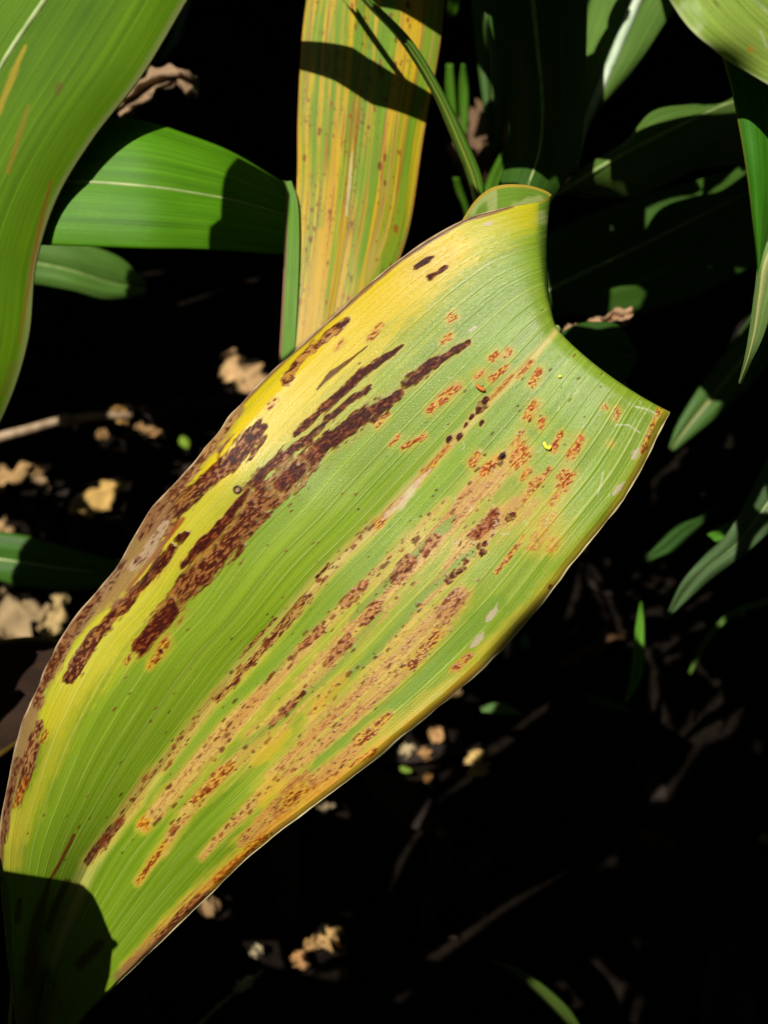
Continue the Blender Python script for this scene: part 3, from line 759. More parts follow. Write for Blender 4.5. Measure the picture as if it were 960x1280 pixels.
fp = P(fl[0], fl[1], fl[2]); fc = simple_col(fl[0], fl[1], fl[3], fl[4], (88, 144, 18), (118, 166, 30), seed=8)
kk = sstep(-0.55, -0.85, fl[4])[..., None]; fc = fc * (1 - kk) + lin(150, 96, 64, KA) * kk
o = link_mesh('torn_margin', grid_mesh('torn_margin', fp, uv_cm(fp), fc), M_LEAF, yc); o['label'] = 'green torn side strip with a brown edge'
# narrow curling blade in front of it
make_leaf('narrow curled green blade arching down to the bend of the big leaf',
          three([(404, -60), (452, 0), (500, 52), (540, 116), (566, 176), (584, 222), (594, 262)],
                [(414, -60), (462, 2), (510, 56), (548, 118), (575, 178), (593, 225), (601, 262)],
                [(418, -62), (466, 0), (514, 50), (556, 118), (586, 180), (604, 226), (606, 262)],
                [.366, .358, .35, .343, .336, .33, .326], 0.006, 0.000),
          (70, 112, 26), (92, 134, 36), (150, 142, 50), 0.25, nu=80, nv=17, seed=9, rib=False, edge=(196, 170, 84))
# slender seedlings
for lab, q, d_ in (('left one of two slender bright blades right of the striped leaf', [(558, 80, 566, 80), (557, 110, 569, 108), (560, 135, 571, 138), (566, 165, 572, 168)], .66),
                   ('right one of two slender bright blades right of the striped leaf', [(577, 80, 582, 80), (574, 105, 586, 105), (574, 135, 586, 138), (577, 175, 583, 176)], .665),
                   ('short bright blade at the top edge by the striped leaf', [(556, -20, 578, -20), (558, 0, 576, 0), (560, 14, 572, 18), (560, 22, 564, 22)], .66),
                   ('thin dim green blade stub just left of the bend', [(566, 222, 574, 222), (570, 240, 579, 238), (578, 258, 585, 256), (583, 275, 588, 275)], .6),
                   ('dim green pointed blade between the narrow blade and the dark leaf', [(634, 178, 642, 178), (620, 202, 640, 205), (608, 228, 634, 232), (596, 262, 630, 266)], .55)):
    make_leaf(lab, strip(q, d_, d_ + .02), (86, 140, 30), (104, 158, 44), None, nu=20, nv=7, seed=int(q[0][0]), rib=False)
# dark leaf, centre top
def paint_dk(t):
    t.yellow([(650, 60, 6), (655, 120, 9), (650, 190, 7)], (140, 104, 44), 0.5, 1.6)
    t.yellow([(682, 80, 4), (684, 150, 5)], (140, 110, 50), 0.35, 1.6)
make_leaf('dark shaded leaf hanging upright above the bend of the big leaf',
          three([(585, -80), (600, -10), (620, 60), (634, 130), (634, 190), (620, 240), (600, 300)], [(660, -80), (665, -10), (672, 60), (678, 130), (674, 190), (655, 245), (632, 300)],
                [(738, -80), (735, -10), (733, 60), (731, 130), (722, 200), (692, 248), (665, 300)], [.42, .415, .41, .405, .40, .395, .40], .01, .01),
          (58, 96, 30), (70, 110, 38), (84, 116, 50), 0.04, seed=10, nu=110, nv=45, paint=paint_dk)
make_leaf('second dark shaded leaf hanging behind the narrow curled blade',
          three([(585, -60), (590, 20), (598, 90), (606, 150), (612, 190)], [(605, -60), (608, 20), (614, 90), (616, 150), (616, 190)], [(640, -60), (640, 20), (638, 90), (632, 150), (622, 190)], [.5, .5, .5, .5, .5]),
          (60, 96, 30), (72, 108, 38), None, seed=11)
# leaf with the pale rib, top
make_leaf('green leaf with a pale silvery rib near the top right',
          three([(760, -80), (740, -10), (722, 60), (715, 120), (712, 170), (712, 215)], [(830, -80), (798, -4), (766, 74), (742, 132), (728, 168), (716, 215)],
                [(915, -80), (846, 8), (806, 68), (766, 120), (738, 154), (722, 215)], [.50, .495, .49, .49, .495, .50], .02, .004),
          (92, 132, 50), (116, 150, 70), (190, 204, 176), 0.10, seed=12, nu=90, nv=41, ribr=0.0042, ribmat=M_RIBPALE, crease=0.02)
make_leaf('green leaf spreading right from behind the bend, rib down its middle',
          three([(640, 262), (700, 234), (735, 205), (780, 178), (815, 140), (860, 131), (905, 128), (960, 90), (1020, 60)],
                [(640, 270), (702, 237), (742, 214), (785, 189), (822, 170), (862, 150), (905, 131), (960, 112), (1020, 88)],
                [(640, 276), (704, 243), (755, 247), (795, 245), (828, 233), (865, 214), (915, 206), (965, 196), (1020, 170)],
                [.44, .44, .44, .44, .445, .45, .455, .46, .47], .006, .016),
          (82, 116, 44), (100, 132, 58), (128, 132, 84), 0.06, seed=13, nu=110, nv=41, crease=0.02)
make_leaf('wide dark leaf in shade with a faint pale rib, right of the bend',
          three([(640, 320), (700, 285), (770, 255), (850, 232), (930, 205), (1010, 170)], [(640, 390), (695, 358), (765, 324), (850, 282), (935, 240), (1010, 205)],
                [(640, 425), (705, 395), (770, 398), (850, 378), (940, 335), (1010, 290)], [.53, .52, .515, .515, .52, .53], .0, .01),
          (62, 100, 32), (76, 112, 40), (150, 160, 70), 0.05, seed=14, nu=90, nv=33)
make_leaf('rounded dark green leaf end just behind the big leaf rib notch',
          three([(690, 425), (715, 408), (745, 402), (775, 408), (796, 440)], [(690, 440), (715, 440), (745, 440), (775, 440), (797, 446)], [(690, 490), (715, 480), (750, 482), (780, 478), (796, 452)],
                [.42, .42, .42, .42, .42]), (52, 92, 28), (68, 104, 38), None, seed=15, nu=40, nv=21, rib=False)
# top right corner leaf
def paint_tr(t):
    t.rust([(938, 62, 3)], 1.0, (190, 120, 60))
    t.line([(950, 38, 1), (958, 60, 1)], (226, 230, 200), .6)
    t.line([(892, 2, 2), (897, 8, 2)], (110, 110, 60), .6)
make_leaf('glossy pale green leaf filling the top right corner',
          three([(798, -55), (812, -34), (828, -12), (862, 36), (905, 72), (960, 106), (1010, 130), (1060, 146)], [(880, -60), (895, -45), (915, -28), (945, 4), (975, 32), (1010, 60), (1045, 84), (1080, 110)],
                [(960, -62), (972, -52), (990, -40), (1015, -16), (1040, 6), (1062, 28), (1085, 56), (1100, 84)], [.235, .232, .23, .23, .232, .236, .24, .245], -.004, .03),
          (142, 172, 64), (166, 192, 84), (200, 212, 130), 0.05, seed=16, nu=160, nv=80, bulge=.003, paint=paint_tr, mat=M_GLOSS, edge=(196, 206, 140), wave=.002)
rl = make_leaf('tall green leaf with a yellow edge at the right border, twisting to a pale end',
          three([(880, 20), (904, 75), (922, 150), (934, 220), (941, 280), (946, 325), (947, 345)], [(960, 20), (965, 75), (968, 150), (968, 220), (962, 280), (953, 325), (948, 345)], [(1050, 20), (1045, 75), (1030, 150), (1010, 220), (985, 280), (962, 325), (950, 345)],
                [.244, .245, .247, .249, .252, .255, .257], -.001, .008),
          (56, 122, 20), (72, 138, 28), (120, 150, 60), 0.05, seed=17, nu=80, nv=31, edge=(170, 170, 60), mat=M_GLOSS)
tw = blade_surface(three([(975, 262), (950, 318), (943, 365), (937, 410), (931, 445), (923, 478)], [(990, 270), (957, 326), (949, 370), (943, 414), (935, 448), (924, 479)], [(1030, 285), (985, 336), (966, 385), (952, 425), (939, 452), (926, 481)],
                         [.252, .252, .254, .257, .260, .264], .002, .002), 50, 17, crease=.02)
tp = P(tw[0], tw[1], tw[2]); tcx = simple_col(tw[0], tw[1], tw[3], tw[4], (116, 148, 74), (136, 166, 92), (206, 208, 130), 0.3, 18)
o = link_mesh('twisted_tip', grid_mesh('twisted_tip', tp, uv_cm(tp), tcx), M_LEAF, rl); o['label'] = 'pale twisted underside of the leaf end'
make_leaf('dark narrow leaf slanting down the right border with one lit patch',
          three([(985, 330), (935, 400), (900, 450), (870, 490), (846, 530), (835, 560)], [(1000, 345), (955, 412), (918, 462), (885, 502), (858, 535), (838, 562)], [(1020, 360), (980, 430), (940, 480), (905, 515), (884, 532), (842, 566)],
                [.56, .56, .555, .55, .55, .55]), (72, 110, 44), (92, 128, 60), (170, 176, 110), 0.2, seed=19, nu=50, nv=17)
make_leaf('grey-green leaf curving in from the right border, tapering down left',
          three([(1000, 500), (965, 560), (936, 620), (908, 668), (878, 697), (852, 728), (838, 756), (831, 776)], [(1020, 540), (985, 592), (950, 642), (920, 680), (884, 709), (856, 738), (841, 760), (832, 777)],
                [(1060, 600), (1010, 640), (965, 664), (932, 692), (892, 722), (862, 748), (845, 764), (833, 778)], [.43, .43, .43, .43, .435, .44, .445, .45]),
          (84, 114, 66), (102, 130, 82), (150, 150, 96), 0.06, seed=20, nu=80, nv=27, wave=.002)
for lab, q, d_, cc in (('upright bright green blade tip right of the big leaf', [(800, 752, 803, 752), (794, 785, 806, 780), (791, 820, 806, 820), (787, 850, 803, 846), (781, 878, 784, 878)], .55, (104, 160, 50)),
                   ('dim slanting leaf end left of the grey-green leaf', [(803, 700, 805, 704), (826, 676, 842, 690), (848, 656, 862, 674), (875, 646, 880, 654), (900, 630, 902, 634)], .58, (54, 88, 34)),
                   ('tiny bright leaf bit touching the grey-green leaf', [(884, 668, 896, 678), (892, 662, 908, 676), (904, 656, 914, 668), (915, 652, 917, 656)], .50, (92, 150, 44)),
                   ('small lit leaf bit low below the big leaf edge', [(600, 884, 602, 890), (615, 879, 622, 893), (632, 880, 640, 893), (650, 890, 652, 894)], .66, (120, 160, 90)),
                   ('small dark glossy leaf bit near the upright bright tip', [(735, 868, 738, 876), (752, 871, 756, 884), (768, 876, 774, 888), (788, 888, 788, 890)], .64, (70, 110, 60)),
                   ('thin grass blade crossing at the right border', [(985, 735, 985, 745), (950, 750, 952, 758), (930, 756, 930, 764), (905, 770, 908, 778), (880, 800, 884, 806), (860, 840, 864, 844)], .6, (96, 130, 52)),
                   ('tiny round green leaf bit by a tan fragment, lower right', [(650, 798, 652, 808), (656, 794, 658, 812), (662, 797, 663, 808)], .72, (90, 140, 70))):
    make_leaf(lab, strip(q, d_, d_ + .01), cc, tuple(int(a * 1.12) for a in cc), None, nu=24, nv=9, seed=int(q[0][0]), rib=False)
make_leaf('narrow arching leaf tip alone in the dark at the bottom',
          three([(614, 1199), (640, 1207), (668, 1222), (695, 1243), (718, 1268), (740, 1310)], [(614, 1200), (638, 1212), (664, 1229), (688, 1251), (710, 1276), (728, 1315)], [(614, 1202), (637, 1215), (660, 1233), (684, 1256), (704, 1282), (716, 1320)],
                [.44, .44, .44, .445, .45, .46], .000, .008), (76, 104, 40), (96, 120, 50), (120, 130, 60), 0.1, seed=22, nu=50, nv=11, rib=False)
make_leaf('dark leaf at the left border with a lit green corner',
          three([(-60, 668), (-15, 664), (35, 670), (90, 686), (140, 700), (190, 716)], [(-60, 700), (-15, 698), (35, 704), (90, 712), (140, 716), (190, 719)], [(-60, 725), (-15, 724), (20, 732), (80, 739), (140, 733), (190, 722)],
                [.52, .52, .52, .525, .53, .54]), (66, 112, 34), (84, 128, 44), (100, 140, 60), 0.05, seed=23, nu=40, nv=17)
make_leaf('dead brown leaf at the left border with a yellow rim, behind the big leaf margin',
          three([(-40, 800), (0, 800), (35, 796), (80, 800), (120, 820)], [(-40, 860), (0, 860), (35, 862), (80, 866), (120, 870)], [(-40, 965), (0, 946), (28, 926), (60, 910), (110, 900)],
                [.42, .42, .42, .42, .42]), (44, 28, 16), (66, 42, 24), None, seed=24, nu=40, nv=21, mat=M_DRY, rib=False, edge=(190, 150, 50), cat='dead leaf', name='dead_leaf')

# ------------------------------------------------------------------ dry stems, dead leaves, crumbs
def dead(label, st, c1=(196, 158, 110), c2=(222, 190, 142), nu=24, nv=9, seed=1, wave=.004, wavef=2.2, name='dead_leaf', cat='dead leaf', group=None, bulge=.004):
    return make_leaf(label, st, c1, c2, None, jag=1.25, nu=nu, nv=nv, bulge=bulge, wave=wave, wavef=wavef, mat=M_DRY, seed=seed, name=name, cat=cat, rib=False, group=group, thick=.0005)
dead('curled tan dead leaf tip above the crosswise leaf',
     three([(140, 135), (160, 112), (190, 92), (215, 86), (235, 92), (248, 100)], [(146, 138), (170, 124), (195, 106), (218, 98), (238, 102), (250, 108)], [(150, 146), (178, 130), (200, 112), (222, 106), (236, 128), (246, 122)],
           [.5, .5, .5, .5, .505, .51]), (150, 116, 84), (200, 168, 130), seed=31, nu=36, nv=13)
dead('pale tan strip of dead leaf right of the big leaf notch', strip([(690, 414, 690, 432), (715, 404, 716, 420), (745, 396, 750, 413), (775, 388, 784, 406), (790, 382, 792, 400)], .46, .47), (206, 160, 120), (226, 184, 140), seed=32)
dead('dim brown dead leaf behind the narrow curled blade', strip([(560, 190, 590, 240), (585, 150, 620, 215), (600, 120, 640, 190), (622, 100, 660, 150)], .72, .76), (120, 92, 64), (150, 120, 90), seed=33)
def gp(x, y, w, ang, h, lift=.016):
    """strip stations of a fragment lying on the ground around a photo place"""
    ca, sa = math.cos(ang), math.sin(ang); d = ground_d(y, lift); out = []
    for t, hh in ((-1, .35), (-.5, .95), (0, 1), (.5, .8), (1, .25)):
        r = 1 + .25 * (random.random() - .5)
        cx, cy = x + t * w * ca, y + t * w * sa
        yl, yr = cy - h * hh * r * ca, cy + h * hh * ca
        xl, xr = cx + h * hh * r * sa, cx - h * hh * sa
        out.append(((xl, yl, ground_d(yl, lift)), (cx, cy, ground_d(cy, lift + .003)), (xr, yr, ground_d(yr, lift))))
    return out
FR = [('tan folded leaf scrap between the striped leaf and the big leaf margin', 303, 468, 34, 1.0, 20, (206, 170, 134)),
      ('long tan leaf scrap at the left border below the upper left leaf', 12, 594, 44, -.25, 15, (196, 160, 120)),
      ('small greyish scrap beside the long tan scrap at the left border', 48, 600, 18, .5, 8, (176, 148, 124)),
      ('bright tan pointed leaf scrap left of the big leaf', 122, 621, 40, -.45, 14, (222, 184, 120)),
      ('grey-tan flat scrap at the left border beneath the dark leaf', 22, 774, 44, -.3, 26, (176, 152, 126)),
      ('upright pale tan scrap beside the big leaf margin on the left', 68, 768, 34, -1.2, 15, (206, 180, 140)),
      ('pale scrap peeking above the dark leaf at the left border', 3, 660, 16, .4, 10, (186, 156, 124)),
      ('small tan scrap at the end of the dry stem', 150, 519, 16, 1.0, 9, (200, 158, 104)),
      ('thin tan scrap right of the dry stem end', 186, 537, 18, .2, 7, (190, 150, 112)),
      ('tiny tan crumb under the dry stem', 128, 543, 8, .3, 6, (190, 150, 110)),
      ('tan rounded crumb nearest below the big leaf edge at lower centre', 546, 918, 11, .5, 9, (206, 164, 124)),
      ('whitish crumb left in the cluster below the big leaf', 509, 937, 11, -.2, 8, (222, 204, 180)),
      ('small tan crumb in the middle of the cluster below the big leaf', 531, 942, 9, 1.3, 7, (206, 160, 118)),
      ('large yellowish crumb right in the cluster below the big leaf', 599, 954, 18, 1.2, 12, (226, 196, 140)),
      ('small low crumb in the cluster below the big leaf', 533, 972, 7, 1.2, 6, (196, 150, 100)),
      ('tan crumb partly hidden at the big leaf edge', 566, 862, 12, .3, 9, (206, 172, 140)),
      ('greyish crumb against the lower big leaf edge', 408, 1008, 12, -.2, 7, (176, 158, 140)),
      ('dim grey crumb alone in the dark at lower centre', 553, 1042, 9, .5, 7, (150, 130, 110)),
      ('round tan crumb at the bottom left of the low cluster', 376, 1200, 13, 1.2, 10, (206, 160, 120)),
      ('small tan crumb in the low cluster', 390, 1180, 10, .3, 8, (190, 154, 110)),
      ('forked tan scrap topping the low cluster', 412, 1172, 20, -.6, 11, (214, 176, 130)),
      ('tiny crumb right of the low cluster', 429, 1217, 6, -.5, 5, (180, 144, 104)),
      ('grey crumb under the shaded lower margin of the big leaf', 262, 1132, 15, -.3, 10, (176, 146, 116)),
      ('grey crumb above the white flake', 321, 1190, 9, -.6, 7, (196, 184, 166)),
      ('bright white flake near the bottom left', 305, 1230, 14, -.6, 7, (246, 246, 240)),
      ('tiny pale crumb at the right border low down', 957, 1049, 8, .3, 6, (200, 180, 150)),
      ('brown dull scrap far right in the dark', 820, 1048, 26, .2, 9, (92, 60, 44)),
      ('dim brown strip of scrap under the grey-green leaf', 745, 810, 50, -.45, 9, (110, 80, 60))]
for k_, (lab, x, y, w, a, h, c) in enumerate(FR):
    c = (min(int(c[0] * 1.06), 255), int(c[1] * 1.04), int(c[2] * .90))
    dead(lab, gp(x, y, w, a, h), tuple(int(q * .9) for q in c), c, nu=26, nv=9, seed=50 + k_, wave=.002, name='leaf_scrap', cat='leaf scrap', group='dry scraps on the soil', bulge=.0003)
for lab, x, y, w, a, h in (('tiny yellow-green leaf crumb left of the big leaf margin', 231, 553, 9, 1.2, 7), ('tiny green crumb left in the cluster below the big leaf', 507, 962, 8, .3, 5)):
    make_leaf(lab, gp(x, y, w, a, h), (120, 150, 40), (140, 170, 60), None, nu=10, nv=5, seed=int(x), rib=False, name='leaf_scrap', cat='leaf scrap')
def dry_stem(label, path, r):
    root = empty('dry_stem', path[0], label, 'stem')
    pth, _, _ = hermite(path, 40)
    link_mesh('stem', tube_mesh('stem', pth, np.linspace(r, r * .7, 40), 10), M_DRYSTALK, root)
    for t in (9, 25):
        link_mesh('node', tube_mesh('node', pth[t - 1:t + 2], [r * .95, r * 1.3, r * .95], 10), M_DRYSTALK, root)
    return root
dry_stem('tan dry stem slanting in from the left border', [P(-60, 572, .80), P(0, 547, .80), P(40, 536, .80), P(75, 526, .805), P(120, 520, .815), P(165, 520, .83)], .0052)
dry_stem('thin dark stem in the dark running to the bottom edge', [P(330, 1212, .6), P(305, 1232, .59), P(275, 1256, .57), P(240, 1290, .55)], .0011)

# loose litter nobody could count
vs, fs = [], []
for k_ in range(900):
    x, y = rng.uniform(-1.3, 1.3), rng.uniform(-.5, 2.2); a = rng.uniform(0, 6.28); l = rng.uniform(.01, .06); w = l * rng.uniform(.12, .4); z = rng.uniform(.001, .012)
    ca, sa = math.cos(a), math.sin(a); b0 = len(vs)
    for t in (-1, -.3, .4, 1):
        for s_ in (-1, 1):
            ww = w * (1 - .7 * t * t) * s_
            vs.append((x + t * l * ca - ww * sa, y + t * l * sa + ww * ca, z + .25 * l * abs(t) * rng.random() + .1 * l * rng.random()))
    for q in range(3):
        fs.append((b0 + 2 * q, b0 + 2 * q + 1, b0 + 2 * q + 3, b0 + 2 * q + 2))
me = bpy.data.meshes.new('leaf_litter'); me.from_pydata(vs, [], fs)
o = link_mesh('leaf_litter', me, solid_material('litter', (.008, .005, .0035), (.022, .013, .008), scale=30, rough=.9))  # litter colour also darkened so stray sun slivers read as shade
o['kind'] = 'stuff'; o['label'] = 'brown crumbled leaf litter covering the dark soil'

# ------------------------------------------------------------------ stalk that carries the big leaf
base_p = P(56, 1440, .362)
st_root = empty('maize_stalk', (base_p[0], base_p[1], 0), 'green stalk at the bottom left corner carrying the big leaf', 'stalk')
zz = np.linspace(0, base_p[2] - .004, 24)
sp = np.stack([base_p[0] - .02 * (1 - zz / zz[-1]) - .012, base_p[1] + 0 * zz - .01, zz], -1)
link_mesh('stem', tube_mesh('stem', sp, np.linspace(.013, .0085, 24), 14), M_STALK, st_root)
for t in (4, 10, 17):
    link_mesh('node', tube_mesh('node', sp[t:t + 2] * .5 + sp[t:t + 1] * .5, [.0135, .0135], 14), M_DRYSTALK, st_root)
def shard(name, q, d0, d1, c1, c2, parent, seed):
    s = blade_surface(strip(q, d0, d1), 30, 9); p_ = P(s[0], s[1], s[2])
    return link_mesh(name, grid_mesh(name, p_, uv_cm(p_), simple_col(s[0], s[1], s[3], s[4], c1, c2, seed=seed)), M_LEAF, parent)
o = shard('sheath_flap', [(20, 1190, 31, 1192), (17, 1205, 31, 1206), (14, 1225, 26, 1228), (12, 1250, 17, 1252), (8, 1300, 14, 1300)], .312, .325, (180, 150, 40), (206, 180, 66), st_root, 61); o['label'] = 'yellow flap of dry sheath'
o = shard('sheath_flap', [(58, 1228, 66, 1230), (52, 1248, 66, 1252), (46, 1266, 62, 1270), (36, 1310, 56, 1310)], .318, .326, (120, 130, 50), (150, 150, 70), st_root, 62); o['label'] = 'pale green sheath flap'
o = shard('sheath_flap', [(72, 1250, 76, 1250), (66, 1264, 74, 1266), (56, 1282, 68, 1284), (46, 1310, 60, 1312)], .316, .324, (150, 130, 60), (170, 150, 80), st_root, 63); o['label'] = 'narrow tan sheath flap'

# ------------------------------------------------------------------ small things lying on the big leaf
ni = np.argwhere(front)
def on_leaf(x, y):
    k_ = np.argmin((X - x) ** 2 + (Y - y) ** 2); i_, j_ = np.unravel_index(k_, X.shape)
    i_ = min(max(i_, 2), NU - 3); j_ = min(max(j_, 2), NV - 3)
    n_ = np.cross(pts[i_ + 2, j_] - pts[i_ - 2, j_], pts[i_, j_ + 2] - pts[i_, j_ - 2]); n_ /= np.linalg.norm(n_)
    if n_ @ AF > 0: n_ = -n_
    return pts[i_, j_], n_
def pod(name, label, cat, path_px, r, mat, lift=.8):
    p_ = []
    for x, y in path_px:
        a, n_ = on_leaf(x, y); p_.append(a + n_ * r * lift)
    c_, _, _ = hermite(p_, 12)
    t = np.linspace(-1, 1, 12)
    o_ = link_mesh(name, tube_mesh(name, c_, r * np.sqrt(np.clip(1 - .92 * t ** 4, .02, 1)), 8), mat)
    o_['label'] = label; o_['category'] = cat
    return o_
pod('insect_pupa', 'tiny orange-brown oval shell on the big leaf near its rib', 'pupa', [(595, 482), (601, 485), (607, 489)], .0007, M_PUPA)
pod('frass_pellet', 'tiny black pellet on the big leaf right of the rib', 'pellet', [(626, 571), (628, 569), (631, 567)], .0006, M_FRASS)
pod('pollen_grain', 'tiny yellow grain on the big leaf near the notch', 'pollen', [(698, 472), (700, 471), (702, 470)], .0005, M_POLLEN)
an = empty('anther', on_leaf(684, 558)[0], 'yellow V-shaped anther fragment on the big leaf', 'anther')
for q in ([(680, 552), (681, 557), (684, 561)], [(684, 561), (687, 560), (689, 557)]):
    c_ = [on_leaf(x, y)[0] + on_leaf(x, y)[1] * .0006 for x, y in q]
    c_, _, _ = hermite(c_, 8)
    link_mesh('lobe', tube_mesh('lobe', c_, .0006 * np.array([.5, .9, 1, 1, 1, 1, .9, .5]), 7), M_POLLEN, an)

# ------------------------------------------------------------------ neighbouring plants and unseen leaves added for shade
def project(p):
    q = np.asarray(p) - CAM; d = q @ AF
    ds = np.where(d > 1e-3, d, 1e-3)
    return 480 + (q @ AX) / ds / KP, 640 - (q @ AU) / ds / KP, d
def in_view(p, pad=60):
    x, y, d = project(p)
    return ((d > 0.01) & (x > -pad) & (x < 960 + pad) & (y > -pad) & (y < 1280 + pad)).any()

def arc_leaf(root, p0, az, length, width, rise, droop, seed):
    t = np.linspace(0, 1, 16)
    hx = length * t * (1 - .15 * t); z = rise * np.sin(t * 2.0) - droop * t ** 2.2
    c = np.stack([p0[0] + hx * math.cos(az), p0[1] + hx * math.sin(az), p0[2] + z], -1)
    w = width * np.clip(np.minimum(t * 7 + .35, (1 - t) * 2.2 + .03), 0, 1) * .5
    side = np.array([-math.sin(az), math.cos(az), 0])
    v = np.linspace(-1, 1, 5)
    p_ = c[:, None] + side * (w[:, None] * v[None])[..., None] + np.array([0, 0, 1]) * (w[:, None] * .35 * np.abs(v)[None])[..., None]
    if (p_[..., 2] < .004).any(): p_[..., 2] = np.maximum(p_[..., 2], .004)
    if root is None: return p_
    uu, vv = np.meshgrid(t, v, indexing='ij')
    return link_mesh('leaf', grid_mesh('leaf', p_, uv_cm(p_), simple_col(None, None, uu, vv, (70, 110, 30), (92, 128, 40), (150, 170, 90), .12, seed)), M_CANOPY, root)

SKIP = {110, 104, 106, 267, 108, 109, -1}
PL = [(-.75, .15), (-.9, .75), (-.62, 1.35), (.05, 1.75), (.62, 1.55), (.95, 1.0), (.85, .3), (.7, -.4), (-.65, -.45), (.1, -.75), (-1.3, .3), (1.4, .6), (-1.2, 1.6), (1.2, 1.9), (-.2, 2.3), (-.35, -1.2), (1.1, -.9), (-1.3, -.8),
      (.4, 2.2), (-.8, 2.1), (1.6, 1.3), (-1.7, 1.0), (1.5, -.2), (-1.6, -.3), (.5, -1.3), (-.9, -1.3), (1.7, 2.2), (-1.7, 2.2), (2.0, .3), (-2.1, .4), (.1, 2.9), (-1.1, 2.9), (1.1, 2.9), (0, -1.8), (.9, -1.7), (-.8, -1.9)]
plants = []
r2 = np.random.default_rng(11)
for k_, (x, y) in enumerate(PL):
    hgt = r2.uniform(1.5, 2.1)
    zz = np.linspace(0, hgt, 14)
    sp_ = np.stack([x + .02 * np.sin(zz * 3 + k_), y + .02 * np.cos(zz * 2 + k_), zz], -1)
    if in_view(sp_, 30) and y < 1.3: continue
    root = empty('maize_plant', (x, y, 0), 'neighbouring maize plant standing in the shade beyond the frame', 'plant', 'neighbouring maize plants')
    link_mesh('stem', tube_mesh('stem', sp_, np.linspace(.013, .006, 14), 8), M_STALK, root)
    plants.append((root, x, y))
    for j in range(11):
        z0 = .12 + hgt * .85 * j / 11
        for tr in range(6):
            a = (j % 2) * math.pi + k_ * 1.3 + r2.uniform(-.6, .6)
            prm = ((x, y, z0), a, r2.uniform(.5, .8), r2.uniform(.07, .1), r2.uniform(.15, .3), r2.uniform(.2, .5))
            q = arc_leaf(None, *prm, 1)
            xx, yy, d_ = project(q.reshape(-1, 3))
            vis = (d_ > .01) & (xx > -30) & (xx < 990) & (yy > -30) & (yy < 1310)
            if (vis & (d_ < 1.05)).any(): continue
            if 100 + k_ * 20 + j not in SKIP:
                arc_leaf(root, *prm, 100 + k_ * 20 + j)['reach'] = 100 + k_ * 20 + j
            break


# the field further round: one unseen mass of leaves added to close off the sky
SA = np.cross(LS, [0, 1, 0]); SA /= np.linalg.norm(SA); SB = np.cross(LS, SA)
ctr = P(480, 640, .45); HALF = 1.5
r4 = np.random.default_rng(21)
vs, fs = [], []
def loose_leaf(c, az, el, ln, wd):
    b0 = len(vs); ca, sa = math.cos(az), math.sin(az)
    for t in (-1, -.4, .3, 1):
        w = wd / 2 * (1.02 - .9 * max(t, 0) ** 2 - .3 * min(t, 0) ** 2)
        x_, z_ = t * ln / 2 * math.cos(el), t * ln / 2 * math.sin(el) - .25 * ln * (t + 1) ** 2 / 4
        for s_ in (-1, 1):
            vs.append((c[0] + x_ * ca - s_ * w * sa, c[1] + x_ * sa + s_ * w * ca, max(c[2] + z_, .01)))
    for q in range(3): fs.append((b0 + 2 * q, b0 + 2 * q + 1, b0 + 2 * q + 3, b0 + 2 * q + 2))
for k_ in range(5200):                                            # standing field around
    a = r4.uniform(0, 6.283); rad = 2.3 + 1.6 * r4.random() ** 1.3; z = r4.uniform(.1, 2.5)
    loose_leaf((.0 + rad * math.cos(a), .5 + rad * math.sin(a), z), r4.uniform(0, 6.283), r4.uniform(.2, 1.1), r4.uniform(.5, .8), r4.uniform(.08, .12))
for k_ in range(2600):                                            # overhead leaf roof, left open around the sunbeam
    x, y, z = r4.uniform(-2.6, 2.6), r4.uniform(-2.2, 3.2), r4.uniform(1.35, 2.4)
    q = np.array([x, y, z]) - ctr
    if math.hypot(q @ SA, q @ SB) < 1.0: continue
    loose_leaf((x, y, z), r4.uniform(0, 6.283), r4.uniform(-.1, .6), r4.uniform(.5, .8), r4.uniform(.08, .12))
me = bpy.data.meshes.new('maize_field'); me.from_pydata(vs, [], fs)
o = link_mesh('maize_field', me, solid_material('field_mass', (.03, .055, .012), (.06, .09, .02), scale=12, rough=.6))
o['kind'] = 'stuff'; o['label'] = 'dense green maize field all round, out of view, added to close off the sky'

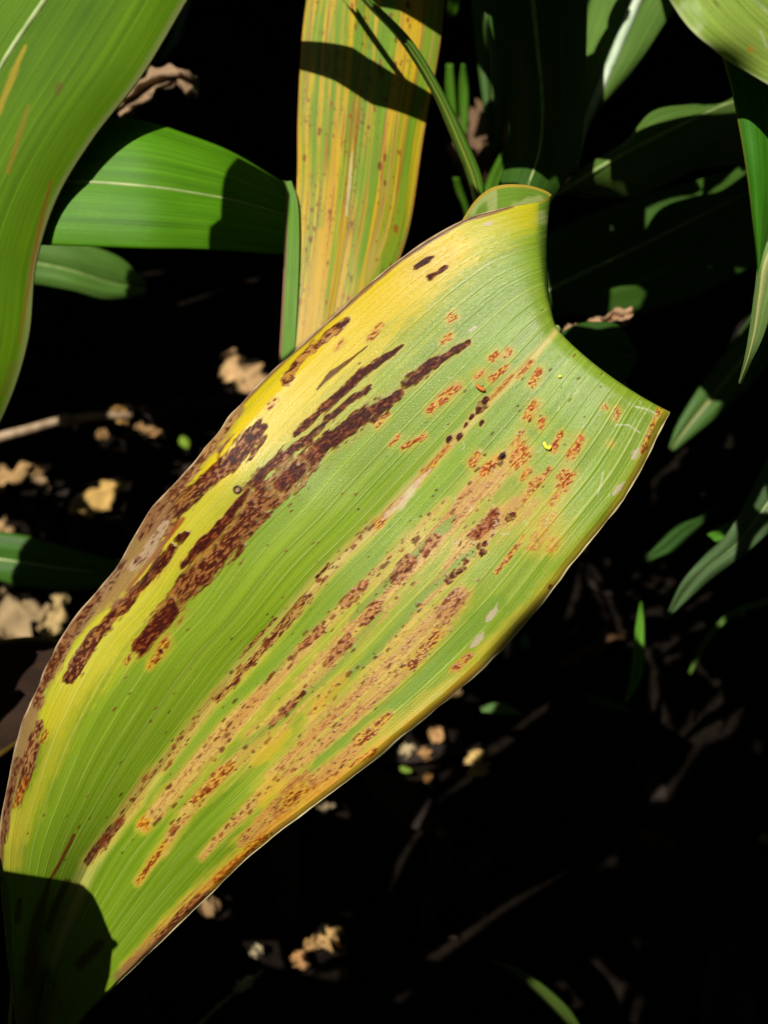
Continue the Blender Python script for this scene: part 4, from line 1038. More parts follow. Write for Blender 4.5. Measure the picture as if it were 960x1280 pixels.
# unseen overhead leaves added to shade chosen spots and leave others sunlit: (a, b, turn, length, width, height, tilt) on the plane across the sunbeams
SHADE_LEAVES = [(1.89, 0.4536, 1.8289, 0.5691, 0.0931, 0.15, 0.1818),
(1.7766, 1.008, 0.4231, 0.5872, 0.08, 0.2, 0.0625),
(1.7694, 1.7118, 2.7667, 0.5384, 0.091, 0.3065, 0.0484),
(1.3194, 1.6776, 0.9242, 0.5971, 0.0815, 0.45, -0.0663),
(1.1736, 1.1556, 1.2547, 0.549, 0.081, 0.2613, -0.1311),
(1.8378, 0.3906, 1.778, 0.5596, 0.0874, 0.1, 0.0692),
(1.1844, 0.5274, 1.1606, 0.4635, 0.0832, 0.1, 0.0835),
(1.7622, 0.9108, 0.3726, 0.4615, 0.0696, 0.25, -0.1383),
(1.7766, 0.3366, 1.7207, 0.4915, 0.0707, 0.1, 0.1598),
(1.2204, 1.0332, 1.0978, 0.4499, 0.0784, 0.1648, 0.0258),
(2.007, 1.2438, 1.66, 0.5774, 0.0852, 0.25, 0.0952),
(1.8702, 1.0926, 2.4935, 0.3979, 0.0732, 0.25, 0.0687),
(1.8234, 0.027, 2.6951, 0.3913, 0.0576, 0.1, 0.0953),
(1.4706, 0.0018, 1.5231, 0.3352, 0.064, 0.1, -0.0157),
(1.3068, 1.7748, 1.2377, 0.2996, 0.062, 0.1, -0.0012),
(1.485, 0.3834, 1.5199, 0.3041, 0.0589, 0.1, 0.0641),
(0.8622, 0.0234, 0.8815, 0.3153, 0.0642, 0.1, 0.0694),
(1.5354, 0.6732, 1.3159, 0.3023, 0.069, 0.1, -0.0248),
(1.2024, 1.3842, 0.8739, 0.2889, 0.0785, 0.2, 0.0772),
(1.296, 0.6012, 1.2401, 0.3105, 0.0569, 0.1, -0.0402),
(1.557, 1.7586, 0.6163, 0.4, 0.0578, 0.5, -0.0476),
(1.0278, 0.765, 1.1893, 0.2878, 0.0614, 0.1, 0.057),
(1.9044, 0.8838, 3.1321, 0.18, 0.0509, 0.15, 0.0388),
(1.5264, 1.7964, 0.3698, 0.1773, 0.0555, 0.15, 0.0112),
(1.98, 1.5102, 2.3662, 0.2511, 0.0441, 0.25, -0.0057),
(1.3176, 1.0836, 1.2936, 0.1946, 0.0545, 0.1191, -0.006),
(1.125, 0.5454, 1.5228, 0.2292, 0.0489, 0.1, -0.0544),
(1.818, 1.0746, 0.4736, 0.1912, 0.0479, 0.2, -0.0152),
(1.9602, 1.1484, 1.7709, 0.2223, 0.0406, 0.15, 0.006),
(1.1376, 1.1718, 1.608, 0.194, 0.0419, 0.1, 0.0651),
(1.3914, 0.8442, 0.8097, 0.1792, 0.0546, 0.1, -0.0467),
(1.7406, 0.6678, 2.004, 0.1937, 0.0457, 0.1, -0.0404),
(1.9134, 1.7298, 2.419, 0.199, 0.0475, 0.25, -0.0552),
(1.7118, 1.629, 3.0225, 0.2005, 0.0487, 0.183, 0.0386),
(1.2726, 1.269, 0.4079, 0.1779, 0.0421, 0.2, -0.0531),
(1.8828, 1.3338, 0.1229, 0.2118, 0.0509, 0.15, 0.0473),
(1.6974, 0.0072, 0.2545, 0.1911, 0.0403, 0.1, -0.008),
(1.242, 1.4976, 0.5968, 0.2476, 0.0416, 0.5284, -0.0761),
(1.3716, 1.629, 1.0617, 0.1765, 0.0442, 0.4874, -0.0529),
(1.503, 0.783, 0.4147, 0.1337, 0.0337, 0.1, 0.0015),
(1.9206, 1.1268, 0.8776, 0.1198, 0.035, 0.15, 0.0373),
(1.962, 0.5886, 0.3922, 0.1242, 0.0349, 0.1, -0.0203),
(1.8738, 0.0594, 3.0852, 0.1365, 0.0305, 0.1, 0.0311),
(1.8432, 1.2888, 1.6701, 0.1577, 0.0368, 0.15, 0.0138),
(0.9936, 0.549, 1.2105, 0.1479, 0.0318, 0.1, 0.006),
(2.0592, 0.0216, 0.0918, 0.1127, 0.0304, 0.1, -0.0027),
(1.152, 0.3348, 0.9477, 0.1675, 0.033, 0.1, 0.0457),
(1.7604, 0.7074, 2.0814, 0.1437, 0.0299, 0.1, 0.0186),
(1.4742, 1.4868, 0.6512, 0.1169, 0.0282, 0.35, -0.0278),
(1.7604, 0.243, 1.4884, 0.1319, 0.0361, 0.1, 0.0364),
(1.9152, 1.161, 1.3735, 0.1439, 0.0335, 0.15, -0.0001),
(1.2672, 1.2096, 1.0413, 0.1166, 0.0388, 0.11, 0.0198),
(1.9026, 0.1332, 0.6737, 0.1406, 0.0413, 0.1, -0.0166),
(0.954, 0.0036, 0.73, 0.1441, 0.0281, 0.1, -0.0061),
(1.6722, 1.6668, 0.1632, 0.118, 0.0396, 0.2, 0.0399),
(1.2006, 0.756, 0.6133, 0.1381, 0.0335, 0.1, 0.0306),
(1.6272, 1.5696, 1.4409, 0.1127, 0.0331, 0.25, 0.0379),
(1.539, 0.8262, 3.1045, 0.1191, 0.0291, 0.1, 0.0408),
(1.9746, 1.2762, 2.975, 0.1188, 0.0336, 0.2, -0.0145),
(1.8522, 0.0828, 3.1397, 0.1409, 0.0337, 0.1, -0.0371),
(1.7478, 0.549, 2.2551, 0.1162, 0.037, 0.1, -0.0108),
(1.899, 1.2222, 3.101, 0.1168, 0.0291, 0.15, -0.0133),
(1.386, 1.2618, 1.5948, 0.1121, 0.0335, 0.1945, 0.0133),
(1.4958, 1.5174, 0.5868, 0.1389, 0.0329, 0.35, 0.0205),
(1.755, 1.674, 2.4123, 0.1399, 0.029, 0.15, -0.0474),
(1.3104, 1.1538, 1.3803, 0.1381, 0.0295, 0.1153, 0.007),
(1.746, 0.3204, 1.6616, 0.1127, 0.0315, 0.1, 0.0103),
(1.5354, 1.4904, 2.6981, 0.1161, 0.0294, 0.35, -0.0135),
(1.2798, 1.4094, 0.6845, 0.1479, 0.0351, 0.2841, -0.0017),
(1.5264, 0.4644, 1.7904, 0.1166, 0.0281, 0.1, -0.0313),
(1.5354, 0.0108, 1.8689, 0.1275, 0.0299, 0.1, -0.0177),
(1.6884, 1.5588, 1.085, 0.1197, 0.0386, 0.2198, -0.0085),
(1.6236, 1.62, 1.3881, 0.1234, 0.0343, 0.2, -0.0358),
(1.7064, 1.4832, 0.8418, 0.1246, 0.034, 0.25, 0.0318),
(1.548, 1.521, 2.9689, 0.1129, 0.03, 0.35, -0.0021),
(1.5408, 0.5436, 1.1625, 0.0737, 0.0249, 0.1, -0.0084),
(1.2132, 0.432, 0.9223, 0.1079, 0.0262, 0.1, -0.0153),
(1.9098, 1.008, 0.5365, 0.0723, 0.0223, 0.1, 0.0111),
(0.9864, 0.288, 3.138, 0.0738, 0.0241, 0.1, -0.0155),
(1.2852, 0.6534, 0.5569, 0.0744, 0.0252, 0.1, 0.0167),
(1.4094, 1.035, 2.9492, 0.0752, 0.0209, 0.1, 0.0126),
(1.7964, 0.6192, 2.1602, 0.0786, 0.0238, 0.1, 0.0039),
(1.4382, 1.7226, 1.961, 0.073, 0.021, 0.45, -0.0067),
(1.9206, 1.5822, 2.6794, 0.0758, 0.0283, 0.2, 0.0061),
(0.8802, 0.1278, 1.739, 0.0855, 0.0222, 0.1, 0.0122),
(1.1088, 1.08, 1.2798, 0.095, 0.0285, 0.1, -0.0265),
(1.8162, 1.0926, 3.0696, 0.0881, 0.0216, 0.15, 0.0166),
(2.1672, 0.0108, 2.0175, 0.0773, 0.0213, 0.1, -0.0264),
(2.0196, 0.9396, 0.7591, 0.0839, 0.0261, 0.15, -0.0206),
(1.7424, 1.0728, 2.3738, 0.0804, 0.022, 0.2, 0.0089),
(1.8036, 1.1952, 2.7851, 0.0812, 0.0224, 0.15, 0.019),
(1.2654, 0.1836, 1.3516, 0.0789, 0.0211, 0.1, 0.0023),
(0.9846, 0.576, 1.118, 0.0879, 0.0209, 0.1, -0.0112),
(1.818, 1.7658, 2.3879, 0.0833, 0.0208, 0.2, -0.0102),
(1.3158, 1.3716, 0.8727, 0.081, 0.0192, 0.25, -0.0236),
(1.9368, 0.5562, 2.0614, 0.0722, 0.0278, 0.1, 0.021),
(1.2294, 0.027, 1.5015, 0.0818, 0.0206, 0.1, 0.0181),
(1.4364, 1.4778, 2.9678, 0.0727, 0.0196, 0.3, -0.0082),
(1.521, 1.755, 0.432, 0.0745, 0.0204, 0.2, 0.0254),
(1.6092, 1.6272, 1.3305, 0.1012, 0.0205, 0.25, -0.0336),
(1.9242, 1.305, 2.9106, 0.0878, 0.0216, 0.15, -0.0035),
(1.3572, 1.7676, 1.2736, 0.0869, 0.0224, 0.2, -0.0204),
(0.8622, 0.0684, 0.9567, 0.0733, 0.0234, 0.1, -0.0187),
(1.287, 1.4778, 1.1901, 0.0814, 0.0225, 0.258, 0.0015),
(1.4094, 1.2888, 0.8643, 0.0743, 0.0259, 0.224, 0.0201),
(2.1312, 0.4392, 0.552, 0.0781, 0.0195, 0.1, 0.0068),
(1.3194, 1.3536, 2.7589, 0.0988, 0.0194, 0.2046, -0.0168),
(1.9008, 1.3806, 2.8994, 0.0936, 0.0205, 0.15, 0.0034),
(2.0808, 0.0, 0.5453, 0.0812, 0.0233, 0.1, -0.0279),
(1.7478, 0.126, 1.4816, 0.1048, 0.0236, 0.1, -0.0116),
(1.539, 0.1008, 2.7999, 0.0775, 0.0206, 0.1, -0.0064),
(1.4652, 1.2978, 0.0032, 0.0814, 0.0228, 0.2331, 0.0162),
(1.9836, 1.1844, 2.0082, 0.0755, 0.0212, 0.15, -0.0079),
(1.3302, 1.368, 0.7874, 0.0727, 0.0277, 0.25, 0.0026),
(1.4922, 0.1368, 2.176, 0.0853, 0.0237, 0.1, 0.0273),
(1.4058, 1.2096, 1.1105, 0.0749, 0.0208, 0.1925, -0.0117),
(1.476, 1.7316, 2.1862, 0.0936, 0.0201, 0.45, -0.0064),
(1.4148, 1.6344, 0.7201, 0.073, 0.0282, 0.4994, 0.018),
(1.3662, 1.2816, 1.1893, 0.0828, 0.0218, 0.182, 0.0009),
(1.3734, 0.7776, 0.8634, 0.0727, 0.022, 0.1, 0.0243),
(1.4292, 1.4472, 1.6965, 0.0746, 0.0256, 0.3, 0.0216),
(1.242, 0.1116, 1.5165, 0.0812, 0.0193, 0.1, 0.0008),
(1.341, 1.3176, 1.311, 0.0737, 0.0195, 0.2062, 0.0207),
(1.2762, 0.783, 0.3589, 0.0776, 0.0194, 0.1, -0.0171),
(1.7892, 0.0072, 1.9085, 0.0789, 0.0218, 0.1, 0.0201),
(1.5156, 0.7326, 1.3315, 0.0728, 0.0209, 0.1, -0.0126),
(1.4112, 1.062, 0.6205, 0.0836, 0.0197, 0.1, -0.0199),
(1.7136, 1.6884, 0.0826, 0.0777, 0.0212, 0.15, -0.0114),
(1.0926, 0.4932, 1.4234, 0.0725, 0.0196, 0.1, 0.0239),
(1.5138, 1.476, 1.7584, 0.0774, 0.0196, 0.35, -0.0239),
(1.3536, 1.431, 1.3624, 0.0564, 0.0167, 0.25, 0.0021),
(1.818, 1.2654, 2.1294, 0.0492, 0.0143, 0.1, 0.0104),
(1.8756, 1.1574, 0.172, 0.0712, 0.0153, 0.15, -0.0232),
(1.1538, 1.2312, 2.3821, 0.0583, 0.0144, 0.1, -0.0062),
(1.9548, 1.4274, 2.4742, 0.0499, 0.0172, 0.2, -0.0139),
(1.4112, 1.3554, 1.3645, 0.0684, 0.0168, 0.25, 0.0067),
(1.9008, 1.1718, 2.0205, 0.0485, 0.0191, 0.1, 0.002),
(1.9476, 0.9882, 1.133, 0.0513, 0.0155, 0.1, -0.0043),
(1.359, 1.5246, 1.0681, 0.0492, 0.0145, 0.3, 0.0053),
(1.9422, 1.3788, 0.0192, 0.0654, 0.0129, 0.2, 0.0077),
(1.8522, 1.2096, 2.9561, 0.0684, 0.017, 0.1, -0.0164),
(1.4526, 1.1286, 2.2408, 0.0606, 0.0176, 0.15, -0.0114),
(1.1592, 0.5526, 1.2694, 0.0539, 0.0157, 0.1, -0.0087),
(1.9062, 1.2888, 1.5662, 0.0482, 0.0134, 0.15, 0.0108),
(1.7334, 0.6354, 1.8794, 0.0643, 0.0172, 0.1, -0.0066),
(1.422, 1.71, 1.3769, 0.0502, 0.0164, 0.45, -0.0121),
(1.5894, 1.6074, 1.1422, 0.0502, 0.0144, 0.25, -0.0066),
(1.5516, 1.5588, 1.1922, 0.05, 0.0187, 0.3, 0.0095),
(1.3644, 1.3842, 2.486, 0.0501, 0.0129, 0.2403, 0.0085),
(1.2762, 0.6192, 1.6618, 0.0538, 0.0165, 0.1, 0.0106),
(1.3644, 1.5048, 1.3958, 0.0488, 0.0169, 0.3, 0.0028),
(1.926, 1.242, 2.9253, 0.0628, 0.015, 0.15, 0.0111),
(1.2582, 1.2906, 1.648, 0.0718, 0.013, 0.15, -0.0205),
(1.8972, 0.9252, 3.0855, 0.0552, 0.0143, 0.1, 0.0083),
(1.431, 1.4976, 0.3793, 0.0597, 0.0128, 0.35, -0.0159),
(1.3788, 1.4238, 0.3629, 0.0488, 0.0159, 0.25, -0.0044),
(1.9152, 1.2942, 2.9493, 0.0535, 0.0149, 0.15, -0.0083),
(1.9152, 1.5426, 1.5822, 0.0502, 0.0131, 0.2, 0.0036),
(1.1466, 0.3474, 0.7163, 0.0497, 0.0138, 0.1, -0.0127),
(1.5318, 0.8154, 0.3599, 0.0619, 0.0136, 0.1, 0.0134),
(1.6578, 1.6146, 3.0205, 0.0501, 0.0169, 0.15, 0.0163),
(1.4742, 0.225, 1.8553, 0.0533, 0.0169, 0.1, 0.0095),
(2.1816, 0.3708, 1.3805, 0.0512, 0.0132, 0.1, 0.0058),
(0.8928, 0.18, 1.0077, 0.0489, 0.0171, 0.1, 0.0073),
(1.6632, 1.6812, 0.9483, 0.0533, 0.0145, 0.15, 0.012),
(1.5138, 0.27, 1.4522, 0.0683, 0.0136, 0.1, -0.002),
(1.1052, 0.558, 1.6588, 0.0509, 0.0134, 0.1, 0.0144),
(1.3266, 1.3086, 0.3052, 0.0525, 0.0151, 0.2, -0.0055),
(1.3284, 1.4364, 3.1345, 0.049, 0.0144, 0.25, -0.008),
(1.9746, 1.2132, 2.6336, 0.0559, 0.0132, 0.15, 0.0112),
(1.35, 1.5012, 2.3975, 0.0502, 0.0136, 0.3, 0.0044),
(1.3158, 1.4544, 0.7911, 0.0517, 0.0142, 0.2805, 0.004),
(1.8936, 1.2438, 0.2262, 0.0615, 0.014, 0.15, -0.0113),
(1.7676, 1.4724, 1.3142, 0.0642, 0.0156, 0.15, -0.0049),
(2.2482, 0.0054, 1.5143, 0.0573, 0.0135, 0.1, -0.0178),
(1.1862, 1.0224, 0.8857, 0.0497, 0.0145, 0.1, 0.0051),
(1.4526, 1.4508, 0.9036, 0.0703, 0.0135, 0.3, 0.0196),
(1.8216, 0.1134, 1.0636, 0.0485, 0.0146, 0.1, -0.0092),
(1.8576, 1.7496, 2.327, 0.0481, 0.0146, 0.2, -0.0075),
(1.2852, 1.4454, 1.2021, 0.0539, 0.0135, 0.2458, -0.0012),
(1.6812, 1.6992, 1.7539, 0.0534, 0.0132, 0.15, -0.0103),
(1.6002, 1.728, 0.4437, 0.0536, 0.0158, 0.2396, 0.0019),
(1.0512, 0.8874, 1.0923, 0.0504, 0.015, 0.1, -0.0114),
(1.278, 1.2888, 0.6733, 0.062, 0.0142, 0.15, 0.016),
(0.981, 0.6264, 1.1742, 0.0631, 0.0132, 0.1, 0.0086),
(1.899, 1.2096, 2.8419, 0.0515, 0.0132, 0.15, -0.0113),
(2.0124, 0.0036, 2.042, 0.0677, 0.0139, 0.1, 0.01),
(1.8432, 1.1736, 1.8894, 0.0606, 0.0152, 0.1, -0.0072),
(1.6038, 1.5462, 1.5305, 0.0527, 0.0171, 0.25, -0.0117),
(1.5102, 1.3482, 0.2103, 0.0551, 0.0152, 0.2869, -0.0112),
(1.6578, 1.3014, 1.1715, 0.0547, 0.0153, 0.25, -0.0165),
(1.584, 1.5318, 1.666, 0.0482, 0.0154, 0.25, -0.0106),
(1.3986, 1.422, 1.6213, 0.0481, 0.0145, 0.3, -0.0068),
(1.8972, 1.287, 2.2067, 0.047, 0.0099, 0.15, 0.0136),
(1.4562, 1.7172, 1.8813, 0.0433, 0.0117, 0.45, -0.0123),
(1.4454, 1.7514, 1.0228, 0.0465, 0.0111, 0.45, 0.0116),
(1.0134, 0.3006, 0.0058, 0.0361, 0.0113, 0.1, 0.0046),
(1.341, 1.4454, 0.7234, 0.0389, 0.0129, 0.25, -0.0128),
(1.3032, 1.2492, 0.7498, 0.0448, 0.0113, 0.15, -0.0041),
(1.4184, 1.0872, 0.2057, 0.0405, 0.0098, 0.1, 0.0027),
(1.9602, 0.9666, 2.2884, 0.0452, 0.0097, 0.1, -0.0021),
(1.8, 1.1088, 2.5082, 0.0326, 0.0102, 0.15, -0.0096),
(1.2618, 1.323, 1.6613, 0.0365, 0.0125, 0.15, 0.0073),
(1.3446, 1.5228, 0.7888, 0.0334, 0.012, 0.3, -0.0104),
(1.7442, 1.0908, 2.0425, 0.0363, 0.0101, 0.2, -0.0046),
(1.3194, 0.7848, 0.0843, 0.0376, 0.0097, 0.1, 0.0085),
(1.9512, 0.5094, 1.6403, 0.0418, 0.0101, 0.1, -0.0051),
(0.9594, 0.027, 0.9606, 0.0353, 0.0104, 0.1, -0.0017),
(1.7532, 1.0188, 0.3511, 0.0438, 0.0142, 0.2, -0.0131),
(1.9134, 0.0954, 2.3464, 0.034, 0.0099, 0.1, -0.0042),
(0.981, 0.0018, 0.7936, 0.0361, 0.0097, 0.1, -0.0025),
(1.3464, 1.4976, 2.3564, 0.0362, 0.0132, 0.3, 0.0),
(1.9296, 1.386, 2.4245, 0.0462, 0.0098, 0.15, 0.0144),
(1.5264, 0.7668, 0.7907, 0.0415, 0.0097, 0.1, -0.0056),
(1.9494, 1.314, 1.8351, 0.033, 0.0104, 0.15, -0.0017),
(1.863, 1.1988, 2.5032, 0.0386, 0.0096, 0.1, 0.0109),
(1.3266, 1.2258, 1.0048, 0.0356, 0.0121, 0.1506, -0.0122),
(1.5768, 0.801, 1.6594, 0.0351, 0.0099, 0.1, 0.0092),
(1.2708, 0.225, 2.2469, 0.0382, 0.0097, 0.1, 0.003),
(1.4022, 1.4832, 2.6978, 0.0363, 0.0135, 0.3, 0.0071),
(1.3734, 1.4886, 1.8289, 0.0415, 0.0114, 0.3, -0.0111),
(1.2222, 0.0288, 0.4408, 0.0336, 0.0125, 0.1, 0.0092),
(1.3716, 1.5372, 1.4873, 0.0332, 0.0111, 0.45, -0.0072),
(1.5372, 1.35, 2.986, 0.035, 0.0099, 0.286, -0.0002),
(1.8306, 1.2726, 2.3621, 0.0333, 0.0103, 0.1, -0.0009),
(1.7478, 0.3798, 2.3733, 0.0326, 0.0113, 0.1, -0.0076),
(1.4076, 1.3914, 1.9288, 0.0406, 0.0106, 0.25, 0.0096),
(1.5084, 0.216, 0.7557, 0.0321, 0.0112, 0.1, 0.01),
(1.647, 1.7136, 0.1873, 0.0392, 0.0099, 0.15, 0.0032),
(1.4562, 0.6786, 1.6597, 0.0327, 0.0109, 0.1, -0.0051),
(1.791, 1.7784, 2.8448, 0.0329, 0.0109, 0.15, -0.0092),
(1.8198, 1.2222, 2.714, 0.0327, 0.0128, 0.1, 0.0035),
(1.386, 1.4022, 0.4708, 0.0357, 0.0109, 0.25, -0.0019),
(1.971, 0.4284, 2.6282, 0.0341, 0.0101, 0.1, 0.0048),
(1.998, 1.4706, 2.2853, 0.0365, 0.0102, 0.2, 0.0112),
(1.3392, 1.2456, 0.9541, 0.043, 0.0108, 0.1507, 0.0136),
(1.3608, 0.7272, 2.216, 0.0323, 0.0098, 0.1, -0.0004),
(1.008, 0.072, 2.098, 0.0327, 0.0128, 0.1, -0.0041),
(1.7532, 0.927, 0.3461, 0.0363, 0.0111, 0.1, 0.0074),
(1.0872, 0.4356, 2.0018, 0.0333, 0.0114, 0.1, -0.0113),
(1.7352, 0.6012, 2.5838, 0.037, 0.0098, 0.1, 0.0027),
(1.332, 1.1916, 2.6149, 0.0438, 0.0111, 0.1, -0.0088),
(1.6254, 1.7262, 1.1503, 0.0321, 0.0115, 0.1463, -0.0081),
(1.341, 1.3968, 1.6005, 0.034, 0.0108, 0.25, -0.0115),
(1.3572, 1.3788, 1.0721, 0.0355, 0.01, 0.25, -0.0104),
(1.8954, 1.44, 2.4271, 0.0332, 0.0119, 0.15, 0.0013),
(1.7568, 0.1674, 1.2396, 0.0334, 0.0103, 0.1, 0.0096),
(1.3914, 1.4562, 2.2098, 0.0401, 0.0109, 0.3, 0.0126),
(1.2456, 0.0702, 0.441, 0.0344, 0.0098, 0.1, 0.0051),
(1.9224, 1.2564, 0.6189, 0.0453, 0.0102, 0.15, -0.0001),
(1.953, 1.4094, 1.4482, 0.043, 0.0099, 0.2, -0.0144),
(1.4166, 1.4526, 2.5559, 0.0426, 0.0102, 0.3, -0.0023),
(1.3248, 1.4292, 0.2318, 0.0356, 0.012, 0.25, -0.0067),
(1.7208, 1.6686, 1.7573, 0.0327, 0.0101, 0.15, -0.0037),
(1.881, 1.1916, 2.3975, 0.0328, 0.0102, 0.1, 0.0065),
(1.431, 1.4094, 1.3904, 0.0361, 0.0096, 0.3, -0.001),
(2.007, 0.5454, 2.0964, 0.032, 0.0098, 0.1, 0.0101),
(1.0836, 0.8982, 0.3273, 0.0344, 0.0106, 0.1, -0.001),
(1.3338, 1.2798, 0.831, 0.046, 0.0103, 0.2, -0.0113),
(1.3734, 1.3878, 1.9238, 0.0344, 0.0098, 0.2397, 0.0072),
(1.9044, 1.7784, 2.7798, 0.0336, 0.0102, 0.2, -0.0091),
(1.5966, 1.3428, 0.0334, 0.0416, 0.0097, 0.3025, 0.0078),
(1.2492, 1.3572, 0.7717, 0.0321, 0.0103, 0.2, -0.0053),
(1.4688, 0.1998, 2.7913, 0.034, 0.0098, 0.1, -0.0041),
(1.8306, 1.206, 0.2898, 0.0348, 0.0105, 0.1, 0.0112),
(1.3032, 1.5066, 1.5034, 0.0359, 0.0123, 0.2542, 0.0034),
(1.9512, 1.1268, 1.1143, 0.0342, 0.0101, 0.15, -0.0094),
(1.6578, 1.6074, 2.7707, 0.0384, 0.0119, 0.15, 0.0025),
(2.187, 0.0, 1.9321, 0.044, 0.0097, 0.1, -0.0078),
(1.6812, 1.5786, 0.8058, 0.0379, 0.0108, 0.1649, -0.0061),
(1.3464, 1.4796, 0.7547, 0.0903, 0.0135, 0.3037, -0.0307),
(1.5804, 1.6038, 0.8903, 0.0962, 0.0115, 0.3, -0.0114),
(1.4706, 1.4616, 0.4059, 0.0491, 0.0081, 0.35, -0.0041),
(1.5696, 1.5732, 0.635, 0.0649, 0.0085, 0.3, 0.0063),
(1.3824, 1.4058, 2.61, 0.0601, 0.0083, 0.25, 0.012),
(1.503, 1.4832, 0.6699, 0.0481, 0.0076, 0.35, 0.0124),
(1.6452, 1.683, 3.0071, 0.048, 0.0086, 0.15, 0.0093),
(1.3734, 1.5192, 1.7559, 0.0584, 0.0106, 0.3, 0.0077),
(1.8846, 1.1736, 2.9992, 0.052, 0.0076, 0.1, 0.0013),
(1.953, 1.2654, 1.6229, 0.068, 0.0085, 0.15, 0.0069),
(1.7694, 1.0836, 3.003, 0.0579, 0.0073, 0.2, -0.0164),
(1.4256, 1.4058, 1.849, 0.0598, 0.0081, 0.255, 0.0083),
(1.6974, 1.6038, 0.8738, 0.0574, 0.0085, 0.1655, 0.02),
(1.5552, 1.3482, 2.87, 0.0556, 0.009, 0.2991, 0.009),
(1.6722, 1.5606, 2.9553, 0.0489, 0.0078, 0.1711, -0.0147),
(1.8036, 0.9486, 0.373, 0.0531, 0.0074, 0.15, 0.0151),
(1.4184, 1.4346, 1.9827, 0.0495, 0.0073, 0.3, 0.0107),
(1.4076, 1.2348, 1.5035, 0.0482, 0.0076, 0.1686, 0.0072),
(1.8612, 1.1646, 2.9081, 0.05, 0.0076, 0.1, 0.0092),
(1.7352, 1.6614, 0.071, 0.0505, 0.0078, 0.15, 0.0109),
(1.2978, 1.4652, 1.2985, 0.0656, 0.0075, 0.2599, -0.0069),
(1.9505, 2.0619, 2.9439, 0.694, 0.0918, 0.55, 0.1976),
(0.6862, 1.0813, 2.8048, 0.6435, 0.0703, 0.1, 0.1191),
(2.0748, 2.2059, 0.7664, 0.6728, 0.0991, 0.65, -0.2223),
(1.0727, 0.3915, 3.0176, 0.6219, 0.0859, 0.1, -0.0784),
(2.4316, 0.9623, 1.1092, 0.7026, 0.0754, 0.55, -0.2265),
(1.799, 2.4603, 0.1173, 0.4802, 0.0871, 0.4, 0.0434),
(2.0464, 1.8896, 0.3694, 0.6398, 0.0923, 0.35, 0.2091),
(0.906, 0.7183, 0.7193, 0.6006, 0.0966, 0.1, -0.1906),
(2.6257, 1.3372, 0.1338, 0.5171, 0.0998, 0.5, 0.1257),
(1.4223, 0.6481, 1.8074, 0.5726, 0.0783, 0.1, 0.0405),
(0.7309, 0.6795, 1.1479, 0.5683, 0.0969, 0.1, -0.0908),
(1.4567, 0.5418, 0.7109, 0.6841, 0.0744, 0.2, -0.1639),
(0.7468, 1.0423, 3.1329, 0.5149, 0.0771, 0.1, 0.1671),
(1.4786, 2.4033, 0.3403, 0.4519, 0.0844, 0.25, 0.0558),
(2.3823, 1.227, 2.3543, 0.6791, 0.0743, 0.4, -0.0459),
(2.067, 1.3255, 2.2765, 0.6658, 0.074, 0.4, 0.1661),
(1.581, 0.7312, 2.0612, 0.6055, 0.0792, 0.15, -0.0969),
(2.4227, 0.816, 0.3875, 0.6608, 0.0965, 0.35, 0.1989),
(2.2289, 1.7945, 1.9322, 0.5877, 0.0777, 0.4, -0.0472),
(2.6274, 1.9513, 1.1468, 0.4892, 0.0936, 0.55, 0.1266),
(0.3917, 1.3809, 1.2781, 0.505, 0.0903, 0.1, -0.0514),
(2.0306, 1.575, 0.5553, 0.4941, 0.0722, 0.3, 0.1357),
(2.3491, 1.746, 1.7384, 0.5162, 0.0852, 0.5, -0.1552),
(0.9921, 0.6347, 2.1366, 0.5502, 0.0946, 0.1, -0.0581),
(2.0544, 2.4793, 0.358, 0.5431, 0.0932, 0.55, -0.0407),
(1.4067, 2.4869, 0.357, 0.6396, 0.0965, 0.25, 0.1907),
(2.0703, 2.3795, 2.7517, 0.5024, 0.087, 0.4, -0.1539),
(0.7066, 1.5899, 2.655, 0.6519, 0.096, 0.1, 0.118),
(2.0917, 0.8562, 2.5244, 0.7235, 0.0887, 0.35, -0.1499),
(2.3944, 1.2249, 1.8642, 0.5624, 0.0922, 0.4, -0.0803),
(1.9409, 0.6407, 2.445, 0.6285, 0.0972, 0.15, -0.0778),
(2.0118, 1.7543, 2.6126, 0.5044, 0.0915, 0.35, 0.0013),
(1.6133, 1.0339, 0.0923, 0.6902, 0.0864, 0.3282, -0.2383),
(0.4122, 1.1857, 0.844, 0.5261, 0.0745, 0.1, -0.0476),
(1.1444, 2.1611, 0.6835, 0.7152, 0.0993, 0.3, -0.1629),
(2.2166, 2.3069, 2.6123, 0.5987, 0.0738, 0.5, -0.0461),
(2.2516, 1.018, 2.9722, 0.4533, 0.0812, 0.3, -0.0607),
(0.7865, 2.0814, 2.7127, 0.4773, 0.0809, 0.1, -0.0686),
(0.5186, 1.4879, 2.2347, 0.453, 0.0836, 0.1, -0.1481),
(0.8858, 2.5386, 1.1449, 0.6947, 0.0792, 0.1, 0.0267),
(2.174, 1.6049, 1.6603, 0.5289, 0.0953, 0.35, 0.0088),
(0.7938, 1.6475, 1.7554, 0.7219, 0.0711, 0.1, -0.0733),
(1.1154, 2.4127, 1.4793, 0.713, 0.0861, 0.2, -0.0824),
(0.9031, 1.9716, 2.7875, 0.605, 0.0951, 0.1, -0.04),
(1.1638, 2.3588, 2.2901, 0.6438, 0.0969, 0.2, 0.1089),
(1.0231, 1.6346, 0.4771, 0.6179, 0.0722, 0.1, -0.0743),
(0.7026, 1.2946, 1.5259, 0.6033, 0.0738, 0.1, 0.1693),
(1.0247, 2.2942, 0.6504, 0.5107, 0.0883, 0.1, 0.1125),
(0.6442, 1.2238, 2.3276, 0.6371, 0.0969, 0.1, -0.127),
(1.8864, 1.8862, 0.0622, 0.5553, 0.0876, 0.3, 0.1787),
